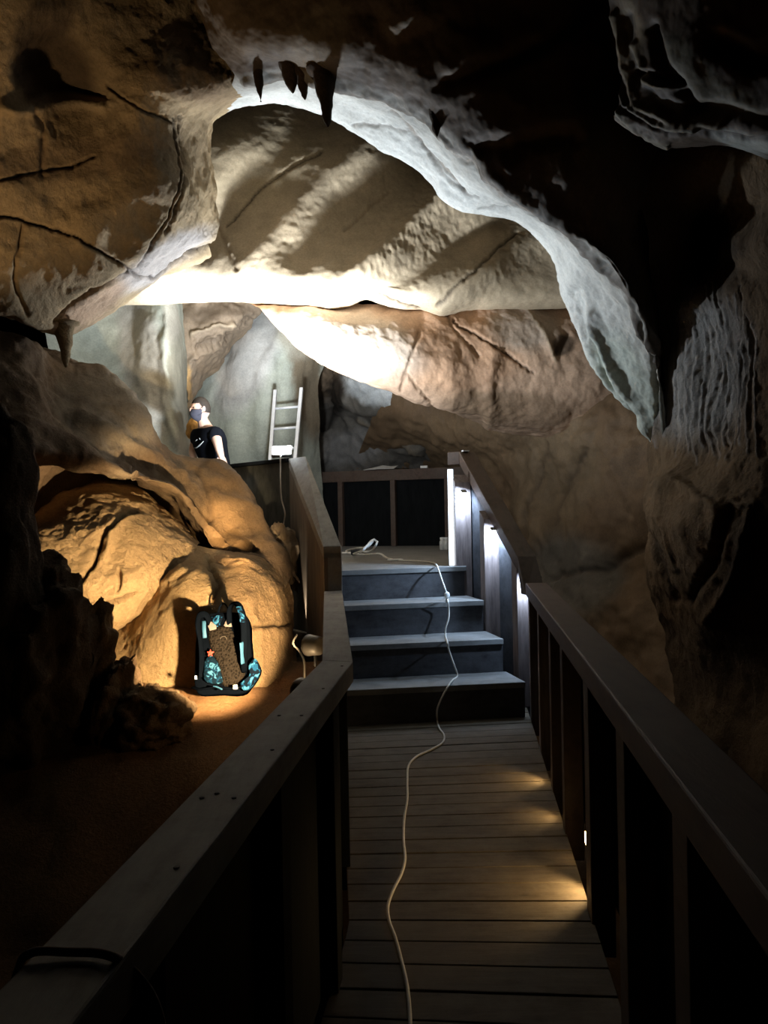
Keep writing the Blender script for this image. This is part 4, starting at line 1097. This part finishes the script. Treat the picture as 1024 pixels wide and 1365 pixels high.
e2 = empty('spot_lamp', P(400, 852, 6.75), 'tilted dim spot lamp, upper of the pair beside the stair panel', 'lamp', 'spot lamps beside the stair panel')
can(e2, P(399, 842, 6.75), (0.25, 0.1, 1.0), 0.07, 0.12)
light('SPOT', 'panel_spot', P(402.5, 834, 6.72), 30, (1.0, 0.86, 0.66), d=(0.0, 0.12, 1.0), spot_size=math.radians(40), spot_blend=0.7, shadow_soft_size=0.02)
m2 = MB(); m2.tube(spline([P(396, 846, 4.75), P(391, 858, 4.7), P(399, 868, 4.7), P(405, 880, 4.65), P(406, 905, 4.6), P(404, 930, 4.5)], 60), 0.006, 8)
tag(m2.build('lamp_cable', M['dim'], smooth=True), 'thin cable drooping below the round spot lamps', 'cable')
light('SPOT', 'work_spot', wl, 650, (1.0, 0.72, 0.40), d=(-math.sin(math.radians(30)), math.cos(math.radians(30)), 0.09), spot_size=math.radians(48), spot_blend=0.3, shadow_soft_size=0.03)
light('POINT', 'work_fill', wl + Vector((-0.03, 0.5, -0.05)), 1.0, (1.0, 0.68, 0.36), shadow_soft_size=0.03)  # point light added apart from the work lamp, brightens ground and rocks
light('SPOT', 'rock_spot', P(398, 815, 4.3), 900, (1.0, 0.66, 0.30), d=P(299, 708, 6.6) - P(398, 815, 4.3), spot_size=math.radians(11), spot_blend=1.0, shadow_soft_size=0.03)
# unseen warm lamp without a fixture, out of frame far left, washing the overhang
light('SPOT', 'wall_wash', Vector((-2.5, 4.6, 2.25)), 58, (1.0, 0.70, 0.38), d=(0.25, 0.25, 1.0), spot_size=math.radians(88), spot_blend=0.9, shadow_soft_size=0.08)

# red wire at the foot of the nearest right post
m2 = MB(); m2.tube(spline([Z(833, 1330, 0.03), Z(836, 1345, 0.02), Z(838, 1362, 0.012), Z(842, 1400, 0.008)], 30), 0.006, 8)
tag(m2.build('wire', M['terra'], smooth=True), 'short dark red wire at the right edge of the boardwalk', 'wire')

# ------------------------------------------------------------------ person
def skin_mesh(name, verts, edges, radii, rootv, sub=2):
    me = bpy.data.meshes.new(name); me.from_pydata([tuple(v) for v in verts], edges, []); me.update()
    o = bpy.data.objects.new(name, me); C.objects.link(o)
    o.modifiers.new('skin', 'SKIN').use_smooth_shade = True
    sv = me.skin_vertices[0].data
    for i, r_ in enumerate(radii):
        sv[i].radius = (r_, r_) if not isinstance(r_, tuple) else r_
        sv[i].use_root = (i == rootv)
    m = o.modifiers.new('sub', 'SUBSURF'); m.levels = sub; m.render_levels = sub
    dg = bpy.context.evaluated_depsgraph_get()
    me2 = bpy.data.meshes.new_from_object(o.evaluated_get(dg))
    V = [v.co.copy() for v in me2.vertices]; Fs = [tuple(p.vertices) for p in me2.polygons]
    bpy.data.objects.remove(o); bpy.data.meshes.remove(me); bpy.data.meshes.remove(me2)
    return V, Fs
def remesh(o, vox, smooth=4):
    m = o.modifiers.new('remesh', 'REMESH'); m.mode = 'VOXEL'; m.voxel_size = vox; m.use_smooth_shade = True
    if smooth:
        s = o.modifiers.new('smooth', 'SMOOTH'); s.iterations = smooth; s.factor = 0.5
    dg = bpy.context.evaluated_depsgraph_get()
    me = bpy.data.meshes.new_from_object(o.evaluated_get(dg))
    o.modifiers.clear(); old = o.data; o.data = me
    return o

pr = empty('person', (-1.62, 8.75, 1.02), 'man in a black t-shirt and grey face mask leaning on the screen', 'person')
B_ = lambda u, v, Y: P(u, v, Y)
pel, spi, che, nb, nk = B_(290, 634, 8.72), B_(286, 610, 8.68), B_(279, 588, 8.66), B_(273, 571, 8.64), B_(270, 560, 8.62)
Ls, Le, Lw, Lh = B_(287, 579, 8.48), B_(292, 598, 8.36), B_(296, 612, 8.38), B_(298, 619.5, 8.385)
Rs, Re, Rw = B_(263, 581, 8.80), B_(256, 603, 8.82), B_(262, 622, 8.62)
fl0 = 1.03
hipL = pel + Vector((0.06, -0.09, -0.04)); hipR = pel + Vector((-0.06, 0.09, -0.04))
knL = Vector((hipL.x - 0.04, hipL.y - 0.02, 1.02 + 0.42)); knR = Vector((hipR.x - 0.05, hipR.y, 1.02 + 0.42))
anL = Vector((hipL.x + 0.03, hipL.y + 0.02, 1.02 + 0.07)); anR = Vector((hipR.x + 0.01, hipR.y + 0.03, 1.02 + 0.07))
toL = Vector((anL.x - 0.17, anL.y - 0.06, 1.02 + 0.035)); toR = Vector((anR.x - 0.17, anR.y - 0.05, 1.02 + 0.035))
vs = [pel, spi, che, nb, nk, Ls, Le, Lw, Lh, Rs, Re, Rw, hipL, knL, anL, toL, hipR, knR, anR, toR, nk + Vector((-0.01, -0.01, 0.05))]
es = [(0, 1), (1, 2), (2, 3), (3, 4), (4, 20), (2, 5), (5, 6), (6, 7), (7, 8), (2, 9), (9, 10), (10, 11), (0, 12), (12, 13), (13, 14), (14, 15), (0, 16), (16, 17), (17, 18), (18, 19)]
ra = [0.135, 0.125, 0.13, 0.075, 0.058, 0.062, 0.043, 0.030, 0.032, 0.062, 0.043, 0.032, 0.095, 0.062, 0.045, 0.038, 0.095, 0.062, 0.045, 0.038, 0.058]
V, Fs = skin_mesh('b', vs, es, ra, 0)
mb = MB(); mb.add(V, Fs)
# five fingers laid over the edge of the screen, thumb to the side
hd = (Lh - Lw).normalized()
side = Vector((1, -0.3, 0)).normalized()
for i, (o_, L_f) in enumerate([(-0.030, 0.062), (-0.010, 0.072), (0.010, 0.068), (0.029, 0.054)]):
    b0 = Lh + side * o_
    f1 = b0 + Vector((-0.004, -0.6 * L_f, 0.004)); f2 = f1 + Vector((0, -0.25 * L_f, -0.35 * L_f)); f3 = f2 + Vector((0, -0.02 * L_f, -0.35 * L_f))
    v2, e2_ = skin_mesh('f', [b0 + Vector((0, 0.02, 0)), f1, f2, f3], [(0, 1), (1, 2), (2, 3)], [0.010, 0.009, 0.0085, 0.007], 0, 2); mb.add(v2, e2_)
v2, e2_ = skin_mesh('f', [Lh + side * -0.02 + Vector((0, 0.02, 0.01)), Lh + side * -0.05 + Vector((0, -0.005, 0)), Lh + side * -0.065 + Vector((0, -0.03, -0.005))], [(0, 1), (1, 2)], [0.012, 0.010, 0.008], 0, 2); mb.add(v2, e2_)
# head: shaped ellipsoid with brow, nose, chin and ears
hc_ = B_(267.5, 546, 8.60)
fy = Vector((-0.86, -0.5, 0.02)).normalized(); fx = fy.cross(Vector((0, 0, 1))).normalized(); fz = fx.cross(fy)
def H(x, y, z): return hc_ + fx * x + fy * y + fz * z
def head_r(d):
    x, y, z = d
    q = Vector((x * 0.076, y * 0.096, z * 0.122))
    if z < 0: q.x *= 1 - 0.28 * (-z) ** 1.5; 
    if z < 0 and y > 0: q.y *= 1 + 0.06 * math.sin(math.pi * min(1, -z))
    if z < -0.2 and y < 0: q.y *= 1 - 0.25 * (-z - 0.2)
    if y > 0.6 and 0.18 < z < 0.42: q.y += 0.006
    if y > 0.7 and abs(x) > 0.22 and abs(x) < 0.55 and 0.0 < z < 0.18: q.y -= 0.008
    return q
n_ = 30; hv, hf = [], []
for i in range(1, n_):
    a = math.pi * i / n_
    for j in range(2 * n_):
        w = math.pi * j / n_
        q = head_r((math.sin(a) * math.cos(w), math.sin(a) * math.sin(w), -math.cos(a)))
        hv.append(H(*q))
m_ = 2 * n_
for i in range(n_ - 2):
    for j in range(m_):
        hf.append((i * m_ + j, i * m_ + (j + 1) % m_, (i + 1) * m_ + (j + 1) % m_, (i + 1) * m_ + j))
hf += [tuple(range(m_))[::-1], tuple(range((n_ - 2) * m_, (n_ - 1) * m_))]
mb.add(hv, hf)
Rh = Matrix((fx, fy, fz)).transposed()
mb.ball(H(0, 0.098, -0.012), 0.016, 8, (0.8, 1.1, 1.7), Rh)
for sx in (-1, 1): mb.ball(H(sx * 0.078, -0.008, 0.0), 0.03, 10, (0.35, 0.6, 1.0), Rh)
body = mb.build('body', M['skin'], pr, smooth=True)
remesh(body, 0.004, 5)
body.data.materials.clear(); body.data.materials.append(M['skin'])
# hair: close crop over the skull
mb = MB(); hv, hf = [], []
for i in range(1, n_):
    a = math.pi * i / n_
    for j in range(m_):
        w = math.pi * j / n_
        d = (math.sin(a) * math.cos(w), math.sin(a) * math.sin(w), -math.cos(a))
        line = 0.46 if d[1] > 0.35 else (-0.25 if d[1] < -0.1 else -0.25 + (d[1] + 0.1) / 0.45 * 0.71)
        k_ = 1.06 if d[2] > line else (0.97)
        hv.append(H(*(head_r(d) * k_)))
for i in range(n_ - 2):
    for j in range(m_):
        hf.append((i * m_ + j, i * m_ + (j + 1) % m_, (i + 1) * m_ + (j + 1) % m_, (i + 1) * m_ + j))
hf += [tuple(range(m_))[::-1], tuple(range((n_ - 2) * m_, (n_ - 1) * m_))]
mb.add(hv, hf); mb.build('hair', M['hair'], pr, smooth=True)
# eyes
for sx in (-1, 1):
    mb = MB(); mb.ball(H(sx * 0.031, 0.083, 0.012), 0.010, 8, (1.3, 0.6, 0.7), Rh); mb.build('eye', M['black'], pr, smooth=True)
# face mask with ear loops
mb = MB(); hv = []; nu_, nv_ = 25, 15
for i in range(nv_):
    for j in range(nu_):
        az = math.radians(6 + 168 * j / (nu_ - 1)); z = -0.97 + 0.93 * i / (nv_ - 1)
        s_ = math.sqrt(max(0, 1 - z * z)); d = (s_ * math.cos(az), s_ * math.sin(az), z)
        q = head_r(d) * 1.05; q.y += 0.014 * math.sin(az) ** 2 * math.sin(math.pi * i / (nv_ - 1)); hv.append(H(*q))
hv2 = [v + (hc_ - v).normalized() * 0.006 for v in hv]
n0 = len(hv); hf = []
for i in range(nv_ - 1):
    for j in range(nu_ - 1):
        a = i * nu_ + j
        hf += [(a, a + 1, a + nu_ + 1, a + nu_), (n0 + a, n0 + a + nu_, n0 + a + nu_ + 1, n0 + a + 1)]
for j in range(nu_ - 1):
    hf += [(j, n0 + j, n0 + j + 1, j + 1), ((nv_ - 1) * nu_ + j, (nv_ - 1) * nu_ + j + 1, n0 + (nv_ - 1) * nu_ + j + 1, n0 + (nv_ - 1) * nu_ + j)]
for i in range(nv_ - 1):
    a = i * nu_; b = a + nu_ - 1
    hf += [(a, a + nu_, n0 + a + nu_, n0 + a), (b, n0 + b, n0 + b + nu_, b + nu_)]
mb.add(hv + hv2, hf); mk_ = mb.build('face_mask', M['mask'], pr, smooth=True)
for sx in (-1, 1):
    mb = MB(); mb.tube([H(sx * 0.066, 0.045, -0.02), H(sx * 0.078, 0.02, 0.01), H(sx * 0.082, -0.015, 0.03), H(sx * 0.083, -0.025, 0.0), H(sx * 0.080, -0.015, -0.02), H(sx * 0.076, 0.01, -0.045), H(sx * 0.060, 0.045, -0.07)], 0.003, 6)
    mb.build('ear_loop', M['mask'], mk_)
# t-shirt
Lse = Ls + (Le - Ls) * 0.5; Rse = Rs + (Re - Rs) * 0.62
vs = [pel + Vector((0, 0, -0.02)), spi, che, nb + Vector((0, 0, -0.01)), Ls, Lse, Rs, Rse, pel + Vector((0.02, 0, -0.09))]
es = [(0, 1), (1, 2), (2, 3), (2, 4), (4, 5), (2, 6), (6, 7), (0, 8)]
ra = [0.160, 0.150, 0.140, 0.085, 0.088, 0.062, 0.088, 0.062, 0.160]
V, Fs = skin_mesh('t', vs, es, ra, 0)
mb = MB(); mb.add(V, Fs); tee = mb.build('t_shirt', M['tee'], pr, smooth=True)
# printed curve and small mark on the chest, laid on the shirt
dg = bpy.context.evaluated_depsgraph_get()
from mathutils.bvhtree import BVHTree
tb = BVHTree.FromPolygons([tee.matrix_world @ v.co if False else v.co + tee.location + pr.location for v in tee.data.vertices], [tuple(p.vertices) for p in tee.data.polygons])
eye = Vector((0, 0, CZ))
def on_shirt(u, v):
    d = (P(u, v, 8.6) - eye).normalized(); h = tb.ray_cast(eye, d)
    return h[0] - d * 0.004 if h[0] else P(u, v, 8.55)
mb = MB(); mb.tube([on_shirt(*q) for q in [(260, 597), (262, 597), (265, 595), (268, 592), (271.5, 588)]], [0.006, 0.011, 0.012, 0.009, 0.004], 8, flat=0.4); mb.build('shirt_print', M['print'], tee, smooth=True)
mb = MB(); mb.tube([on_shirt(*q) for q in [(261, 588), (263, 586)]], [0.008, 0.006], 8, flat=0.4); mb.build('shirt_print', M['print'], tee, smooth=True)
mb = MB(); mb.tube([on_shirt(*q) for q in [(266, 584), (267, 586)]], [0.007, 0.005], 8, flat=0.4); mb.build('shirt_print', M['print'], tee, smooth=True)
# trousers and shoes
vs = [pel + Vector((0.02, 0, -0.03)), hipL, knL, anL + Vector((0, 0, 0.02)), hipR, knR, anR + Vector((0, 0, 0.02))]
V, Fs = skin_mesh('p', vs, [(0, 1), (1, 2), (2, 3), (0, 4), (4, 5), (5, 6)], [0.15, 0.115, 0.082, 0.068, 0.115, 0.082, 0.068], 0)
mb = MB(); mb.add(V, Fs); mb.build('trousers', M['jeans'], pr, smooth=True)
for a_, t_ in ((anL, toL), (anR, toR)):
    V, Fs = skin_mesh('s', [a_ + Vector((0.05, 0.02, -0.025)), a_ + Vector((-0.05, -0.02, -0.02)), t_ + Vector((-0.02, 0, 0.005))], [(0, 1), (1, 2)], [0.046, 0.05, 0.042], 0)
    mb = MB(); mb.add(V, Fs); mb.build('shoe', M['black'], pr, smooth=True)

# ------------------------------------------------------------------ backpack
bp_o = P(303, 924, 5.02)
bk = empty('backpack', bp_o, 'blue and black hiking backpack standing on the earth against the rocks', 'backpack')
S = 5.02 / F
lean = math.radians(20)
def BP(u, v, y=0.0):                        # back-panel plane of the pack, metres from its foot; y towards the rocks
    x = (u - 303) * S; z = (924 - v) * S
    return bp_o + Vector((x, 0, 0)) + Vector((0, math.sin(lean), math.cos(lean))) * z + Vector((0, math.cos(lean), -math.sin(lean))) * (y + 0.0)
def pad(mb, outline, y0, y1, bulge=0.0, n=6):
    """cushion with the given outline between two depths, front face bulging towards the viewer"""
    cx = sum(p[0] for p in outline) / len(outline); cy = sum(p[1] for p in outline) / len(outline)
    vs, fs = [], []; m = len(outline)
    for k in range(n + 1):
        t = k / n; sc = math.cos(t * math.pi / 2) ** 0.6 if k < n else 0.02
        for (u, v) in outline:
            vs.append(BP(cx + (u - cx) * sc, cy + (v - cy) * sc, y0 - bulge * math.sin(t * math.pi / 2)))
    for (u, v) in outline: vs.append(BP(u, v, y1))
    for k in range(n):
        for j in range(m): fs.append((k * m + j, k * m + (j + 1) % m, (k + 1) * m + (j + 1) % m, (k + 1) * m + j))
    b = (n + 1) * m
    for j in range(m): fs.append((j, b + j, b + (j + 1) % m, (j + 1) % m))
    fs.append(tuple(range(b, b + m)))
    return mb.add(vs, fs)
def closed(pts, n=40):
    q = [tuple(p) + (0,) for p in pts]; q = q + q[:1]
    ext = q[-3:-1] + q + q[1:3]
    out = crom(ext, n * 2)
    P0 = np.array(pts, float)
    d = np.concatenate([[0], np.cumsum(np.linalg.norm(np.diff(np.array(ext)[:, :2], axis=0), axis=1))])
    t = np.linspace(d[2], d[2 + len(pts)], n, endpoint=False)
    o_ = hermite(np.array(ext, float), d, t)
    return [(a[0], a[1]) for a in o_]
mb = MB(); pad(mb, closed([(262, 818), (300, 813), (324, 818), (330, 850), (334, 900), (326, 922), (290, 924), (262, 922), (257, 880), (257, 840)], 44), 0.02, 0.12, 0.01); mb.build('pack_body', M['navy'], bk, smooth=True)
mb = MB(); pad(mb, closed([(274, 838), (300, 833), (309, 846), (317, 870), (326, 896), (317, 911), (297, 914), (287, 885), (277, 862)], 40), 0.012, 0.04, 0.022); bpn = mb.build('back_panel', M['mesh'], bk, smooth=True)
mb = MB()
ring = [BP(295 + 4.4 * math.cos(t), 852 + 4.4 * math.sin(t), -0.006) for t in np.linspace(0, 2 * math.pi, 25)]
mb.tube(ring, 0.003, 6); mb.build('emblem', plain('emblem_grey', (0.06, 0.05, 0.04), 0.7), bpn, label='round embossed emblem')
mb = MB(); pad(mb, [(276, 820), (285, 817), (293, 818), (288, 832), (283, 834), (279, 827)], 0.008, 0.05, 0.01); mb.build('top_flap', M['camo'], bk, smooth=True)
for tri in ([(273, 823), (284, 832), (284, 837), (275, 839), (272, 832)], [(297, 824), (302, 818), (305, 834), (296, 834), (294, 832)]):
    mb = MB(); pad(mb, tri, 0.002, 0.03, 0.006); mb.build('load_lifter', M['tan'], bk, smooth=True)
def strap(name, pts, w, mat, parent, flat=0.3, n=40):
    mb = MB(); mb.tube([Vector(p) for p in crom([tuple(q) for q in pts], n)], w, 10, flat=flat); return mb.build(name, M[mat], parent, smooth=True)
s1 = strap('shoulder_strap', [BP(302, 830, 0.01), BP(303, 815, -0.05), BP(311, 809, -0.13), BP(321, 815, -0.18), BP(328, 834, -0.19), BP(328, 860, -0.13), BP(326, 885, -0.06), BP(325, 896, 0.0)], 0.020, 'navy', bk, 0.45)
strap('strap_face', [BP(321, 817, -0.198), BP(326, 829, -0.207), BP(328, 839, -0.207)], 0.017, 'camo', s1, 0.3, 14)
strap('strap_face', [BP(325, 863, -0.145), BP(325, 877, -0.10), BP(325, 888, -0.07)], 0.014, 'sky', s1, 0.3, 14)
s2_ = strap('shoulder_strap', [BP(276, 830, 0.01), BP(270, 818, -0.02), BP(263, 820, -0.045), BP(262, 836, -0.06), BP(266, 855, -0.05), BP(268, 880, -0.03), BP(267, 902, 0.0)], 0.020, 'navy', bk, 0.45)
strap('strap_face', [BP(270, 829, -0.065), BP(271, 840, -0.07), BP(272, 852, -0.06)], 0.012, 'sky', s2_, 0.3, 14)
mb = MB(); pad(mb, closed([(273, 878), (281, 874), (288, 882), (294, 897), (296, 910), (284, 912), (272, 906), (271, 890)], 30), -0.015, 0.03, 0.022); mb.build('hip_belt', M['camo_dark'], bk, smooth=True)
mb = MB(); pad(mb, closed([(332, 890), (340, 880), (346, 889), (348, 897), (342, 911), (333, 921), (326, 922), (322, 914), (330, 908), (334, 900)], 36), -0.05, 0.0, 0.02); mb.build('hip_belt', M['camo'], bk, smooth=True)
strap('belt_webbing', [BP(256, 915, 0.02), BP(268, 919, -0.03), BP(290, 918, -0.06), BP(310, 920, -0.07), BP(324, 918, -0.06)], 0.016, 'navy', bk, 0.4)
strap('belt_trim', [BP(288, 917, -0.08), BP(294, 919, -0.085), BP(300, 922, -0.085)], 0.008, 'sky', bk, 0.5, 10)
mb = MB(); mb.box(BP(317, 919, -0.085), (0.026, 0.014, 0.026)); mb.build('buckle', M['white'], bk, bevel=0.004, label='white belt buckle')
mb = MB(); mb.box(BP(262, 904, -0.04), (0.016, 0.012, 0.022)); mb.build('buckle', M['white'], bk, bevel=0.003, label='white strap buckle')
star = []
for k_ in range(10):
    rr = 5.2 if k_ % 2 == 0 else 2.6
    w_ = math.pi / 2 + k_ * math.pi / 5
    star.append((279 + rr * math.cos(w_), 871 - rr * math.sin(w_)))
mb = MB(); pad(mb, star, -0.03, -0.02, 0.004, 3); mb.build('tag', M['red'], bk, label='small red star-shaped tag')
strap('haul_loop', [BP(284, 816, 0.03), BP(287, 804, 0.02), BP(292, 800, 0.02), BP(297, 806, 0.02), BP(299, 815, 0.03)], 0.007, 'navy', bk, 0.5, 20)

# ------------------------------------------------------------------ camera, world, view
cam = bpy.data.cameras.new('camera')
cam.sensor_fit = 'VERTICAL'; cam.sensor_height = 36; cam.lens = 36 * F / 1365
cam.clip_start = 0.05
co_ = bpy.data.objects.new('camera', cam); C.objects.link(co_)
co_.location = (0, 0, CZ)
co_.rotation_euler = (Matrix.Rotation(math.pi / 2, 3, 'X') @ Matrix.Rotation(-ROLL, 3, 'Z')).to_euler()
scene.camera = co_
w = bpy.data.worlds.new('world'); scene.world = w; w.use_nodes = True
w.node_tree.nodes['Background'].inputs[0].default_value = (0.5, 0.55, 0.6, 1)
w.node_tree.nodes['Background'].inputs[1].default_value = 0.0
scene.view_settings.view_transform = 'Standard'
scene.view_settings.look = 'None'
scene.view_settings.exposure = 0.0
scene.view_settings.gamma = 1.0
scene.view_settings.use_curve_mapping = False
scene.cycles.max_bounces = 8
scene.cycles.diffuse_bounces = 6
scene.cycles.sample_clamp_indirect = 4.0
scene.cycles.use_denoising = True
